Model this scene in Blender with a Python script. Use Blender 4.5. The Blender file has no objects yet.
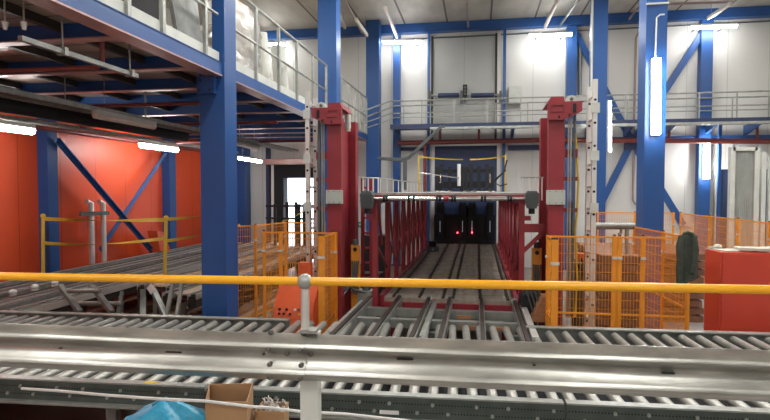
import bpy, bmesh, math, random
from mathutils import Vector, Matrix
random.seed(7)
C = bpy.context.scene.collection
V = Vector
# ------------------------------------------------------------------ camera
F, CX, CY, EZ = 550.0, 385.0, 210.0, 2.2
YAW, PIT = math.atan(92.7/F), math.atan(20.0/F)
cam = bpy.data.objects.new('camera', bpy.data.cameras.new('camera')); C.objects.link(cam)
cam.location = (0, 0, EZ); cam.rotation_euler = (math.pi/2-PIT, 0, YAW)
cam.data.sensor_width = 36; cam.data.lens = F/770*36
cam.data.clip_start = .05; cam.data.clip_end = 200
bpy.context.scene.camera = cam
def at(px, py, X=None, Y=None, Z=None):
    """world point seen at a pixel of the photograph on a known plane"""
    cy, sy, cp, sp = math.cos(YAW), math.sin(YAW), math.cos(PIT), math.sin(PIT)
    a, b = (px-CX)/F, (CY-py)/F
    d = V((-sy*cp+a*cy-b*sy*sp, cy*cp+a*sy+b*cy*sp, -sp+b*cp))
    t = X/d.x if X is not None else Y/d.y if Y is not None else (Z-EZ)/d.z
    return V((d.x*t, d.y*t, EZ+d.z*t))
# ------------------------------------------------------------------ world, exposure
sc = bpy.context.scene
w = bpy.data.worlds.new('world'); sc.world = w; w.use_nodes = True
w.node_tree.nodes['Background'].inputs[0].default_value = (.85, .92, 1, 1)
w.node_tree.nodes['Background'].inputs[1].default_value = 3.0
sc.view_settings.view_transform = 'Standard'; sc.view_settings.look = 'None'
sc.view_settings.gamma = 1; sc.view_settings.use_curve_mapping = False
sc.view_settings.exposure = 0.42
TUBE = 42.0         # strength of the lit lamp tubes
HALL = 60.0         # watts of one added overhead hall lamp
# ------------------------------------------------------------------ materials
def mat(name, col, rough=.5, metal=0., var=.12, scale=6., bump=0., stretch=None, emit=0.):
    m = bpy.data.materials.new(name); m.use_nodes = True
    nt = m.node_tree; n = nt.nodes; b = n['Principled BSDF']
    b.inputs['Roughness'].default_value = rough; b.inputs['Metallic'].default_value = metal
    tc = n.new('ShaderNodeTexCoord'); mp = n.new('ShaderNodeMapping')
    if stretch: mp.inputs['Scale'].default_value = stretch
    nz = n.new('ShaderNodeTexNoise'); nz.inputs['Scale'].default_value = scale; nz.inputs['Detail'].default_value = 6
    cr = n.new('ShaderNodeMix'); cr.data_type = 'RGBA'
    cr.inputs[6].default_value = (*[max(0, c*(1-var*1.6)) for c in col], 1)
    cr.inputs[7].default_value = (*[min(1, c*(1+var*1.6)) for c in col], 1)
    nt.links.new(tc.outputs['Object'], mp.inputs[0]); nt.links.new(mp.outputs[0], nz.inputs[0])
    nt.links.new(nz.outputs[0], cr.inputs[0]); nt.links.new(cr.outputs[2], b.inputs['Base Color'])
    if bump:
        bp = n.new('ShaderNodeBump'); bp.inputs['Strength'].default_value = bump; bp.inputs['Distance'].default_value = .02
        nt.links.new(nz.outputs[0], bp.inputs['Height']); nt.links.new(bp.outputs[0], b.inputs['Normal'])
    if emit:
        b.inputs['Emission Color'].default_value = (*col, 1); b.inputs['Emission Strength'].default_value = emit
    return m
def seams(m, axis, pitch, width, dark, off=0.):
    """thin panel joints across one object axis, darkening the base colour (they are grooves between panels)"""
    nt = m.node_tree; n = nt.nodes; b = n['Principled BSDF']
    old = b.inputs['Base Color'].links[0].from_socket
    tc = n.new('ShaderNodeTexCoord'); sx = n.new('ShaderNodeSeparateXYZ')
    nt.links.new(tc.outputs['Object'], sx.inputs[0])
    def mt(op, a, v):
        q = n.new('ShaderNodeMath'); q.operation = op
        nt.links.new(a, q.inputs[0])
        if v is not None: q.inputs[1].default_value = v
        return q.outputs[0]
    a = mt('ADD', sx.outputs[axis], off+200*pitch); a = mt('DIVIDE', a, pitch); a = mt('FRACT', a, None)
    a = mt('LESS_THAN', a, width/pitch)
    mx = n.new('ShaderNodeMix'); mx.data_type = 'RGBA'; mx.inputs[7].default_value = (*dark, 1)
    nt.links.new(a, mx.inputs[0]); nt.links.new(old, mx.inputs[6]); nt.links.new(mx.outputs[2], b.inputs['Base Color'])
    return m
M = dict(
 blue=mat('blue_paint', (.017, .080, .270), .38, 0, .12, 3, .02),
 blue2=mat('blue_door_panel', (.022, .042, .115), .5, 0, .08, 2),
 navy=mat('dark_blue_paint', (.02, .035, .10), .5),
 redp=mat('red_machine_paint', (.265, .023, .033), .42, 0, .15, 4, .02),
 pipe=mat('red_pipe_paint', (.22, .045, .04), .4),
 cab=mat('red_cabinet_paint', (.56, .060, .034), .35, 0, .05, 2),
 orangewall=seams(mat('orange_red_wall_panel', (.70, .080, .022), .42, 0, .06, 1.2), 1, 1.0, .012, (.30, .03, .015)),
 orange=mat('orange_paint', (.70, .11, .03), .4),
 yel=mat('yellow_rail_paint', (.88, .42, .012), .28, 0, .05, 3),
 fence=mat('orange_yellow_fence_paint', (.78, .29, .022), .4),
 tape=mat('yellow_tape', (.66, .45, .04), .5),
 galv=mat('galvanised_steel', (.36, .375, .35), .42, .55, .30, 9, .05),
 galvd=mat('galvanised_steel_dull', (.30, .31, .29), .5, .6, .3, 8, .05),
 wbeam=mat('galvanised_guard_beam', (.40, .40, .37), .30, .76, .45, 9, .05, (.5, 1, 2.2)),
 roller=mat('roller_steel', (.36, .36, .33), .40, .5, .25, 12, .02),
 steel=mat('bright_steel', (.62, .62, .60), .22, .95, .08),
 alu=mat('aluminium', (.72, .71, .68), .38, .6, .08),
 grey=mat('grey_paint', (.46, .50, .46), .45),
 lgrey=mat('light_grey_paint', (.56, .58, .54), .5),
 dgrey=mat('dark_grey_casting', (.085, .10, .105), .5),
 black=mat('black_steel', (.008, .009, .012), .75),
 chain=mat('brown_chain', (.034, .024, .019), .55, .2, .4, 30, .1),
 darksteel=mat('dark_rail_steel', (.05, .043, .035), .55, .3, .35, 7),
 white=mat('white_paint', (.78, .78, .76), .45, 0, .04),
 plank=seams(mat('deck_planks', (.27, .235, .195), .8, 0, .35, 5, .1, (3, .6, 1)), 1, .62, .02, (.06, .05, .045)),
 card=mat('cardboard', (.42, .25, .13), .8, 0, .10, 8),
 bag=mat('blue_plastic', (.035, .34, .55), .28, 0, .25, 14, .5),
 jacket=mat('dark_green_cloth', (.045, .055, .042), .85, 0, .3, 20, .3),
 paper=mat('paper', (.50, .50, .42), .8),
 plastic=mat('clear_wrap', (.48, .46, .42), .22, .15, .35, 9, .6),
 wood=mat('wood', (.36, .17, .08), .7, 0, .3, 6, 0, (1, 6, 6)),
 oxide=mat('red_oxide_boards', (.20, .095, .055), .7, 0, .3, 5),
 frp=mat('corrugated_sheet', (.40, .42, .40), .4, 0, .2, 4),
 pipeb=mat('brown_grey_pipe', (.34, .25, .23), .45),
 slat=mat('pale_tan_strips', (.50, .38, .26), .5, 0, .25, 8, 0, (6, .5, 1)),  # conveyor slats, and light streaks painted as strips on the left floor
 darkchan=mat('dark_brown_channel', (.018, .014, .011), .7, 0, .4, 5),
 maroon=mat('maroon_cover_sheet', (.10, .028, .03), .45, .1, .3, 5),
 bolt=mat('dark_bolt_steel', (.13, .125, .115), .45, .5),
 green=mat('green_sign', (.0, .30, .12), .5),
 tray=mat('cable_tray_steel', (.24, .25, .25), .5, .6, .3, 30),
 mezzunder=seams(mat('mezzanine_sheet', (.46, .37, .29), .34, .2, .35, 3, .1), 1, .30, .02, (.06, .045, .035)),
 purl=mat('pink_primer_steel', (.46, .29, .27), .35, .3, .2, 4),
 tube=mat('lit_tube', (1, .99, .965), .4, emit=TUBE),
 tubeoff=mat('unlit_lamp_cover', (.70, .60, .52), .4),
 led=mat('red_led', (1, .05, .08), .4, emit=8.),
 strip=mat('light_strip', (.6, .7, .8), .4, emit=.12),
 wallw=seams(mat('white_wall_panel', (.64, .64, .615), .5, 0, .03, 1.5), 0, 1.0, .014, (.42, .42, .41)),
 walls=seams(mat('shaded_ribbed_door', (.40, .41, .40), .5, 0, .06, 2), 0, .93, .014, (.26, .26, .26)),  # white door coloured grey where no lamp light reaches it
 ceil=seams(mat('concrete_ceiling_planks', (.47, .445, .39), .6, .1, .40, 1.6, .1, (1, .35, 1)), 0, 1.2, .05, (.11, .09, .075)),
 floor=mat('concrete_floor', (.27, .25, .23), .6, 0, .25, 2.5),
 floorred=mat('red_brown_floor_paint', (.20, .095, .065), .45, 0, .3, 2.5),
 ground=mat('pale_asphalt', (.6, .62, .64), .8),
)
# perforated channel: two rows of small punched holes along x
def perforated():
    m = mat('perforated_channel_steel', (.085, .105, .095), .45, .45, .25, 10)
    nt = m.node_tree; n = nt.nodes; b = n['Principled BSDF']; old = b.inputs['Base Color'].links[0].from_socket
    tc = n.new('ShaderNodeTexCoord'); sx = n.new('ShaderNodeSeparateXYZ'); nt.links.new(tc.outputs['Object'], sx.inputs[0])
    def mt(op, a, v=None, b2=None):
        q = n.new('ShaderNodeMath'); q.operation = op; nt.links.new(a, q.inputs[0])
        if b2 is not None: nt.links.new(b2, q.inputs[1])
        elif v is not None: q.inputs[1].default_value = v
        return q.outputs[0]
    fx = mt('SUBTRACT', mt('FRACT', mt('DIVIDE', mt('ADD', sx.outputs[0], 100.), .022)), .5)
    fx = mt('MULTIPLY', fx, .022)
    dz = None
    for z0 in (-.030, .030):
        zz = mt('SUBTRACT', sx.outputs[2], z0)
        d = mt('SQRT', mt('ADD', mt('MULTIPLY', fx, b2=fx), b2=mt('MULTIPLY', zz, b2=zz)))
        l = mt('LESS_THAN', d, .0055)
        dz = l if dz is None else mt('MAXIMUM', dz, b2=l)
    mx = n.new('ShaderNodeMix'); mx.data_type = 'RGBA'; mx.inputs[7].default_value = (.004, .004, .004, 1)
    nt.links.new(dz, mx.inputs[0]); nt.links.new(old, mx.inputs[6]); nt.links.new(mx.outputs[2], b.inputs['Base Color'])
    return m
M['perf'] = perforated()
# ------------------------------------------------------------------ geometry
class G:
    def __init__(s): s.v = []; s.f = []
    def add(s, vs, fs):
        o = len(s.v); s.v += [V(q) for q in vs]; s.f += [[i+o for i in f] for f in fs]; return s
    def box(s, x0, x1, y0, y1, z0, z1):
        return s.add([(x, y, z) for z in (z0, z1) for y in (y0, y1) for x in (x0, x1)],
                     [(0,2,3,1),(4,5,7,6),(0,1,5,4),(2,6,7,3),(0,4,6,2),(1,3,7,5)])
    def bar(s, p, q, a, b, up=(0, 0, 1)):
        p, q = V(p), V(q); d = (q-p).normalized(); up = V(up)
        if abs(d.dot(up)) > .98: up = V((0, 1, 0))
        sd = d.cross(up).normalized(); u = sd.cross(d)
        pts = [e+sd*(i*a/2)+u*(j*b/2) for e in (p, q) for i, j in ((-1,-1),(1,-1),(1,1),(-1,1))]
        return s.add(pts, [(0,3,2,1),(4,5,6,7),(0,1,5,4),(1,2,6,5),(2,3,7,6),(3,0,4,7)])
    def tube(s, pts, r, n=10, cap=True):
        pts = [V(p) for p in pts]; k = len(pts); vs = []; fs = []
        d0 = (pts[1]-pts[0]).normalized(); ref = V((0,0,1)) if abs(d0.z) < .9 else V((1,0,0))
        u = d0.cross(ref).normalized()
        for i, p in enumerate(pts):
            d = (pts[min(i+1,k-1)]-pts[max(i-1,0)]).normalized()
            u = (u-d*u.dot(d)).normalized(); w_ = d.cross(u)
            rr = r[i] if isinstance(r, (list, tuple)) else r
            vs += [p+(u*math.cos(2*math.pi*j/n)+w_*math.sin(2*math.pi*j/n))*rr for j in range(n)]
        for i in range(k-1):
            fs += [(i*n+j, i*n+(j+1)%n, (i+1)*n+(j+1)%n, (i+1)*n+j) for j in range(n)]
        if cap: fs += [tuple(range(n-1,-1,-1)), tuple((k-1)*n+j for j in range(n))]
        return s.add(vs, fs)
    def ball(s, c, r, n=14, m=9, sz=1.):
        c = V(c); vs = [c+V((0,0,r*sz))]; fs = []
        for i in range(1, m):
            t = math.pi*i/m
            vs += [c+V((r*math.sin(t)*math.cos(2*math.pi*j/n), r*math.sin(t)*math.sin(2*math.pi*j/n), r*sz*math.cos(t))) for j in range(n)]
        vs.append(c-V((0,0,r*sz)))
        fs += [(0, 1+j, 1+(j+1)%n) for j in range(n)]
        for i in range(m-2):
            fs += [(1+i*n+j, 1+(i+1)*n+j, 1+(i+1)*n+(j+1)%n, 1+i*n+(j+1)%n) for j in range(n)]
        e = len(vs)-1; fs += [(e, e-n+(j+1)%n, e-n+j) for j in range(n)]
        return s.add(vs, fs)
    def prism(s, poly, vec):
        n = len(poly); p = [V(q) for q in poly]; vec = V(vec)
        return s.add(p+[q+vec for q in p], [tuple(range(n-1,-1,-1)), tuple(range(n,2*n))]+[(i,(i+1)%n,n+(i+1)%n,n+i) for i in range(n)])
    def ibeam(s, p, q, w_, h, t=.012, up=(0,0,1)):
        p, q = V(p), V(q); d = (q-p).normalized(); up = V(up); sd = d.cross(up).normalized(); u = sd.cross(d)
        s.bar(p+u*(h/2-t/2), q+u*(h/2-t/2), w_, t, up); s.bar(p-u*(h/2-t/2), q-u*(h/2-t/2), w_, t, up)
        return s.bar(p, q, t, h-2*t, up)
    def build(s, name, m, parent=None, loc=None, rz=0.):
        """link as ONE mesh object; coordinates are world coordinates"""
        par = parent.matrix_world if parent else None
        if parent:
            q = parent
            o_ = V((0,0,0))
            while q: o_ = o_+q.location; q = q.parent
            off = o_
        else:
            if loc is None:
                xs = [v.x for v in s.v]; ys = [v.y for v in s.v]; zs = [v.z for v in s.v]
                loc = V(((min(xs)+max(xs))/2, (min(ys)+max(ys))/2, min(zs)))
            off = V(loc)
        me = bpy.data.meshes.new(name)
        me.from_pydata([v-off for v in s.v], [], s.f)
        bm = bmesh.new(); bm.from_mesh(me); bmesh.ops.recalc_face_normals(bm, faces=bm.faces)
        for f in bm.faces: f.smooth = True
        for e in bm.edges:
            if len(e.link_faces) == 2 and e.calc_face_angle(0) > .7: e.smooth = False
        bm.to_mesh(me); bm.free()
        me.materials.append(m if not isinstance(m, str) else M[m])
        o = bpy.data.objects.new(name, me); C.objects.link(o)
        if parent: o.parent = parent
        else: o.location = off
        return o
def tag(o, label, cat, group=None, kind=None):
    o['label'] = label; o['category'] = cat
    if group: o['group'] = group
    if kind: o['kind'] = kind
    return o
def thing(name, label, cat, loc, group=None):
    o = bpy.data.objects.new(name, None); C.objects.link(o); o.location = loc; o.empty_display_size = .1
    return tag(o, label, cat, group)
def solo(name, g, m, label, cat, group=None):
    return tag(g.build(name, m), label, cat, group)
def struct(name, g, m):
    o = g.build(name, m); o['kind'] = 'structure'; return o
def dup(o, parent=None, dloc=(0,0,0)):
    c = o.copy(); C.objects.link(c); c.parent = parent; c.location = V(o.location)+V(dloc)
    return c
def dup_tree(root, loc, label, rz=0.):
    r = root.copy(); C.objects.link(r); r.location = loc; r.rotation_euler = (0, 0, rz); r['label'] = label
    for ch in root.children:
        c = ch.copy(); C.objects.link(c); c.parent = r
        for g in ch.children:
            d = g.copy(); C.objects.link(d); d.parent = c
    return r
def partlabel(o, s): o['label'] = s; return o
# ================================================================== SETTING
WALL = 16.0
struct('floor', G().box(-2.0, 12, -7, WALL, -.2, 0), 'floor')
struct('floor_left', G().box(-9, -2.0, -7, WALL, -.2, 0), 'floorred')
struct('floor_platform', G().box(-6, 7, -7, 3.05, 0, .45), 'floor')
struct('ceiling', G().box(-9, 12, -7, WALL+.2, 6.93, 7.1), 'ceil')
wb = G()
wb.box(-9, -5.75, WALL, WALL+.2, 0, 7); wb.box(-5.75, -4.75, WALL, WALL+.2, 2.56, 7); wb.box(-4.75, 12, WALL, WALL+.2, 0, 7)
struct('wall_back', wb, 'wallw')
struct('wall_left', G().box(-8.2, -8, -7, WALL, 0, 3.74), 'orangewall')
struct('wall_left_upper', G().box(-8.2, -8, -7, WALL, 3.74, 7), 'wallw')
struct('wall_right', G().box(11, 11.2, -7, WALL, 0, 7), 'wallw')
struct('wall_front', G().box(-9, 12, -7.2, -7, 0, 7), 'wallw')
struct('ground_outside', G().box(-14, 4, WALL+.2, 40, -.3, -.05), 'ground')
# roller door with white frame behind the red platform
d1 = struct('door_1', G().box(-1.23, .53, WALL-.06, WALL, 0, 3.46), 'blue2')
df = G().box(-1.32, -1.23, WALL-.10, WALL, 0, 3.55).box(.53, .62, WALL-.10, WALL, 0, 3.55).box(-1.23, .53, WALL-.10, WALL, 3.46, 3.55)
df.build('door_frame', 'white', d1)
d2 = struct('door_2', G().box(-1.34, .52, WALL-.05, WALL, 3.62, 6.55), 'walls')
G().box(-1.44, -1.34, WALL-.12, WALL, 3.62, 6.62).box(.52, .62, WALL-.12, WALL, 3.62, 6.62).build('door_frame', 'white', d2)
G().box(-1.34, -1.28, WALL-.10, WALL-.05, 3.62, 6.6).box(.46, .52, WALL-.10, WALL-.05, 3.62, 6.6).build('door_track', 'darksteel', d2)
# daylight door at the left: dark surround, pale jamb
d3 = struct('door_3', G().box(-6.0, -5.70, WALL-.35, WALL-.02, 0, 2.95).box(-5.70, -4.3, WALL-.35, WALL-.02, 2.56, 2.95).box(-4.75, -4.3, WALL-.35, WALL-.02, 0, 2.56), 'black')
G().box(-6.10, -6.0, WALL-.30, WALL-.02, 0, 2.95).build('door_jamb', 'white', d3)
G().box(-6.3, -4.3, WALL-.40, WALL-.02, 2.96, 3.12).build('lintel', 'purl', d3)
# right-hand door with pale frame and blue leaf
d4 = struct('door_4', G().box(6.32, 7.6, WALL-.05, WALL, 0, 2.75), 'blue2')
G().box(6.22, 6.34, WALL-.12, WALL, 0, 2.95).box(6.34, 7.9, WALL-.12, WALL, 2.75, 2.95).box(7.5, 7.9, WALL-.12, WALL, 0, 2.75).build('door_frame', 'lgrey', d4)
# ================================================================== STEEL FRAME OF THE HALL
solo('roof_beam', G().ibeam((-8, WALL-.18, 6.80), (11, WALL-.18, 6.80), .22, .25, .02).box(-8, 11, WALL-.30, WALL-.27, 6.68, 6.92), 'blue',
     'long blue roof beam running along the top of the far white wall', 'beam')
def column(x0, x1, y0, y1, z0, z1, label, grp=None):
    t = thing('steel_column', label, 'column', ((x0+x1)/2, (y0+y1)/2, z0), grp)
    G().box(x0, x1, y0, y1, z0, z1).build('shaft', 'blue', t)
    G().box(x0-.08, x1+.08, y0-.08, y1+.08, z0, z0+.02).build('base_plate', 'navy', t)
    return t
t = column(-3.345, -3.02, 6.27, 6.60, 0, 3.74, 'broad blue column nearest the camera, rising behind the left end of the yellow handrail')
G().box(-3.19, -3.03, 6.30, 6.62, 3.74, 6.92).build('upper_shaft', 'blue', t)
G().box(-3.345, -3.12, 6.20, 6.27, 3.36, 3.56).build('bracket_plate', 'blue', t)
for z in (3.40, 3.52):
    G().tube([(-3.30, 6.18, z), (-3.30, 6.21, z)], .018, 8).build('bolt', 'navy', t)
    G().tube([(-3.17, 6.18, z), (-3.17, 6.21, z)], .018, 8).build('bolt', 'navy', t)
p = at(318, 100, Y=11.15); q = at(336.5, 100, Y=11.15)
column(p.x, q.x, 11.15, 11.5, 0, 6.92, 'blue column standing right behind the left red mast head')
p = at(366, 100, Y=15.2); q = at(379, 100, Y=15.2)
column(p.x, q.x, 15.2, 15.55, 0, 6.92, 'thinner blue column between the left red mast and the far walkway stairs')
p = at(592, 100, Y=13.3); q = at(607, 100, Y=13.3)
t = column(p.x, q.x, 13.3, 13.65, 0, 6.92, 'blue column directly right of the right red mast, next to the ladder')
G().tube([(p.x-.02, 13.28, 3.2), (p.x-.02, 13.28, 6.6)], .025, 6).build('conduit', 'lgrey', t)
p = at(646.5, 100, Y=9.05); q = at(666, 100, Y=9.05)
t = column(p.x-.02, q.x, 9.05, 9.45, 0, 6.92, 'wide blue column carrying the brightest upright lamp, on the right')
for z in (5.02,):
    G().box(p.x-.03, q.x+.01, 9.02, 9.05, z, z+.025).build('strap', 'lgrey', t)
for a, b, lab in ((393, 400, 'narrow blue wall post under the left bright wall lamp'),
                  (567, 577, 'blue wall post at the right edge of the middle wall lamp'),
                  (701, 713, 'blue wall post under the right bright wall lamp')):
    p = at(a, 60, Y=WALL-.25); q = at(b, 60, Y=WALL-.25)
    column(p.x, q.x, WALL-.25, WALL-.02, 0, 6.66, lab)
for a, b, lab in ((503, 506, 'slim blue post right of the grey-shaded ribbed door panel'), (427.5, 430, 'slim blue post left of the grey-shaded ribbed door panel')):
    p = at(a, 60, Y=WALL-.16); q = at(b, 60, Y=WALL-.16)
    solo('wall_post', G().box(p.x, q.x, WALL-.2, WALL-.13, 0, 6.68), 'blue', lab, 'post')
p = at(717.5, 170, Y=WALL-.35); q = at(720.5, 170, Y=WALL-.35)
solo('wall_post', G().box(p.x, q.x, WALL-.4, WALL-.33, 0, 3.95), 'blue', 'slim blue post just left of the pale framed doorway', 'post')
for a, b, lab in ((8.95, 9.20, 'blue column against the orange wall at the left end of the big cross brace'),
                  (13.0, 13.3, 'blue column against the orange wall at the right end of the big cross brace')):
    column(-8, -7.79, a, b, 0, 3.72, lab)
p = at(236, 190, Y=15.5); q = at(245, 190, Y=15.5)
column(p.x, q.x, 15.5, 15.9, 0, 3.72, 'dark blue column in the far left corner beside the beige wall')
p = at(266, 190, Y=15.8)
solo('wall_post', G().box(p.x, p.x+.10, 15.8, 15.95, 0, 3.6), 'navy', 'thin dark blue post left of the bright open doorway', 'post')
# cross braces
t = thing('cross_brace', 'blue diagonal cross brace on the orange wall', 'brace', (-7.8, 11.3, .9))
a0, a1 = at(57, 141, X=-7.74), at(152, 252, X=-7.74)
G().bar(a0, a1, .10, .02, (1, 0, 0)).bar(a0+V((.03,0,.05)), a1+V((.03,0,.05)), .02, .07, (1, 0, 0)).build('brace_arm', 'blue', t)
a0, a1 = at(166, 153, X=-7.78), at(100, 250, X=-7.78)
G().bar(a0, a1, .10, .02, (1, 0, 0)).build('brace_arm', 'blue', t)
t = thing('cross_brace', 'blue four-armed cross brace on the far white wall behind the lamp column', 'brace', (4.1, WALL-.15, 2))
node = at(632, 142, Y=WALL-.12)
for px, py in ((576, 34), (703, 32), (597, 212), (683, 225)):
    G().bar(node, at(px, py, Y=WALL-.12), .16, .10, (0, 1, 0)).build('brace_arm', 'blue', t)
G().box(node.x-.22, node.x+.22, WALL-.20, WALL-.18, node.z-.22, node.z+.22).build('gusset_plate', 'navy', t)
solo('wall_rail', G().bar(at(608, 139.5, Y=WALL-.1), at(775, 137, Y=WALL-.1), .06, .12), 'blue', 'thin blue horizontal wall rail just above the red fire pipe on the right', 'rail')
solo('wall_rail', G().bar(at(508, 148, Y=WALL-.1), at(545, 147.5, Y=WALL-.1), .06, .14), 'navy', 'short dark blue wall rail right of the roller door top', 'rail')
solo('wall_rail', G().bar(at(400, 149, Y=WALL-.1), at(427, 149, Y=WALL-.1), .06, .10), 'navy', 'short dark blue wall rail left of the roller door top', 'rail')
# ================================================================== MEZZANINE (left)
ms = struct('floor_mezzanine', G().box(-8, -3.12, 2, 15.7, 3.735, 3.80), 'mezzunder')
t = thing('edge_beam', 'long blue edge beam of the left mezzanine with light kick plate', 'beam', (-3.12, 6, 3.56))
G().box(-3.09, -3.05, 2, 6.27, 3.585, 3.73).box(-3.09, -3.05, 6.6, 15.2, 3.585, 3.73).box(-3.24, -3.05, 2, 6.27, 3.72, 3.74).build('web', 'blue', t)
partlabel(G().box(-3.24, -3.045, 2, 6.27, 3.57, 3.586).box(-3.24, -3.045, 6.62, 15.2, 3.57, 3.586).build('bottom_flange', 'purl', t), 'pinkish bottom flange')
partlabel(G().box(-3.10, -3.085, 2, 6.27, 3.745, 3.86).box(-3.10, -3.085, 6.6, 11.1, 3.745, 3.86).build('kick_plate', 'lgrey', t), 'light grey kick plate')
ys = [3.3, 4.58, 5.85, 7.03, 8.2, 9.4, 10.6, 11.8, 12.8, 13.8, 14.8]
words = ['nearest', 'second', 'third', 'fourth', 'fifth', 'sixth', 'seventh', 'eighth', 'ninth', 'tenth', 'farthest']
for y, wd in zip(ys, words):
    lab = ('%s blue cross beam under the mezzanine, counted from the camera' % wd)
    t = thing('cross_beam', lab, 'beam', (-5.6, y, 3.56), 'cross beams under the mezzanine')
    G().bar((-8, y, 3.655), (-3.10, y, 3.655), .02, .155).build('web', 'blue', t)
    G().bar((-8, y, 3.58), (-3.25, y, 3.58), .12, .014).build('bottom_flange', 'purl', t)
k = 0
for x in (-7.4, -6.5, -5.6, -4.7, -3.8):
    g = G()
    for i in range(len(ys)-1):
        g.bar((x, ys[i]+.03, 3.69), (x, ys[i+1]-.03, 3.69), .05, .08)
    solo('floor_joist', g, 'darksteel', ['leftmost line of dark joists under the mezzanine along the orange wall', 'second line of dark joists from the orange wall under the mezzanine',
         'middle line of dark joists under the mezzanine', 'second line of dark joists from the mezzanine edge', 'line of dark joists closest to the mezzanine edge'][k], 'joist', 'joist lines under the mezzanine'); k += 1
# railing on the mezzanine edge
def railing(name, label, pts_posts, z0, h, z_mid, path_pairs, mt_='galv', r=.022, pw=.05):
    t = thing(name, label, 'railing', (pts_posts[0][0], pts_posts[0][1], z0))
    for x, y in pts_posts:
        G().box(x-.02, x+.02, y-pw/2, y+pw/2, z0, z0+h).build('post', mt_, t)
    for a, b in path_pairs:
        G().tube([(a[0], a[1], z0+h), (b[0], b[1], z0+h)], r, 8).build('handrail', mt_, t)
        G().tube([(a[0], a[1], z0+z_mid), (b[0], b[1], z0+z_mid)], r*.8, 8).build('mid_rail', mt_, t)
    return t
yp = [2.2, 3.4, 4.49, 5.04, 5.9]
railing('mezzanine_railing', 'grey steel railing on the mezzanine edge left of the nearest blue column', [(-3.07, y) for y in yp], 3.74, 1.05, .55, [((-3.07, 2.1), (-3.07, 6.2))])
yp = [7.36, 8.25, 9.12, 10.05, 10.98]
railing('mezzanine_railing', 'grey steel railing on the mezzanine edge beside the plastic wrapped ducts', [(-3.07, y) for y in yp], 3.74, 1.0, .50, [((-3.07, 6.65), (-3.07, 10.98))])
yp = [12.2, 12.9, 13.6, 14.3, 15.0]
railing('mezzanine_railing', 'short grey railing on the mezzanine edge beyond the left red mast', [(-3.05, y) for y in yp], 3.74, 1.0, .50, [((-3.05, 11.6), (-3.05, 15.0))])
# goods on the mezzanine
solo('control_cabinet', G().box(-4.0, -3.3, 4.55, 5.35, 3.80, 5.2), 'black', 'black cabinet on the mezzanine behind the railing at top left', 'cabinet')
g = G().prism([at(180, 12, X=-3.45), at(207, 0, X=-3.45), at(204, 50, X=-3.3), at(180, 42, X=-3.3)], (-.06, 0, 0))
g = G().prism([(-3.35, 5.86, 3.80), (-3.35, 6.42, 3.80), (-3.5, 6.42, 5.0), (-3.5, 5.75, 5.0)], (-.05, 0, 0))
solo('grey_panel', g, 'galvd', 'grey sheet panel leaning behind the mezzanine railing beside the nearest column', 'panel')
# plastic wrapped bundle: crumpled hull
g = G(); n, m_ = 26, 14; vs = []; fs = []
rr = random.Random(3)
for i in range(m_+1):
    z = 3.80+1.20*i/m_
    for j in range(n):
        a = 2*math.pi*j/n
        k_ = 1+.16*(rr.random()-.5)+.10*math.sin(5*a+i)
        wid = (.38 if i < m_*.75 else .38-.12*(i/m_-.75)*4)*k_; ln = (.95-.30*i/m_)*k_
        vs.append((-3.72+wid*math.cos(a)*.8, 7.80+ln*math.sin(a)+.30*i/m_, z+.05*(rr.random()-.5)))
for i in range(m_):
    fs += [(i*n+j, i*n+(j+1)%n, (i+1)*n+(j+1)%n, (i+1)*n+j) for j in range(n)]
fs += [tuple(range(n-1,-1,-1)), tuple(m_*n+j for j in range(n))]
solo('wrapped_bundle', g.add(vs, fs), 'plastic', 'big crumpled bundle in clear plastic wrap on the mezzanine right of the nearest column', 'bundle')
for i, (y, top, x, lab) in enumerate(((9.05, 4.86, -3.62, 'pale upright duct leaning next to the plastic wrapped bundle'), (9.45, 4.72, -3.45, 'shorter pale duct with dark open end on the mezzanine'))):
    t = thing('air_duct', lab, 'duct', (x, y, 3.80))
    G().tube([(x, y, 3.80), (x-.05, y-.1, top)], .13, 14).build('shell', 'lgrey', t)
    G().tube([(x-.05, y-.1, top), (x-.05, y-.1, top+.01)], .105, 14).build('open_end', 'black', t)
# services below the mezzanine
def cabletray(name, label, p, q, w_, posts=()):
    t = thing(name, label, 'cable tray', p)
    p, q = V(p), V(q); d = (q-p).normalized(); sd = d.cross(V((0,0,1))).normalized()
    for e in (-1, 1): G().bar(p+sd*e*w_/2, q+sd*e*w_/2, .012, .06).build('side_rail', 'galv', t)
    L = (q-p).length; n = min(98, int(L/.12)); r0 = None
    for i in range(n):
        c = p+d*(L*(i+.5)/n); c0 = c if i == 0 else c0
        if r0 is None: r0 = G().bar(c-sd*w_/2-V((0,0,.02)), c+sd*w_/2-V((0,0,.02)), .025, .014).build('rung', 'galv', t)
        else: dup(r0, t, c-c0)
    for i in range(4):
        pts = [p+d*(L*j/12)+sd*(-.3+.2*i)*w_+V((0,0,.01+.02*math.sin(i*3+j*1.7))) for j in range(13)]
        G().tube(pts, .014+.004*(i%2), 6).build('cable', 'black' if i % 2 else 'dgrey', t)
    for pt in posts:
        G().tube([p+d*L*pt, V(((p+d*L*pt).x, (p+d*L*pt).y, 3.735))], .008, 5).build('hanger', 'galvd', t)
    return t
cabletray('cable_tray', 'wire cable tray with black cables hanging under the mezzanine in front of the unlit lamp', (-5.22, 3.5, 3.28), (-5.0, 14.5, 3.28), .30, (.1, .25, .4, .55, .7, .85))
cabletray('cable_tray', 'narrow cable tray above the row of lit lamps along the orange wall', (-7.1, 5.5, 3.30), (-7.0, 15.2, 3.30), .16, (.1, .3, .5, .7, .9))
solo('air_duct', G().tube([(-5.55, 4.0, 3.20), (-5.42, 9.6, 3.20)], .09, 14), 'black', 'black round duct running under the mezzanine beside the cable tray', 'duct')
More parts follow.
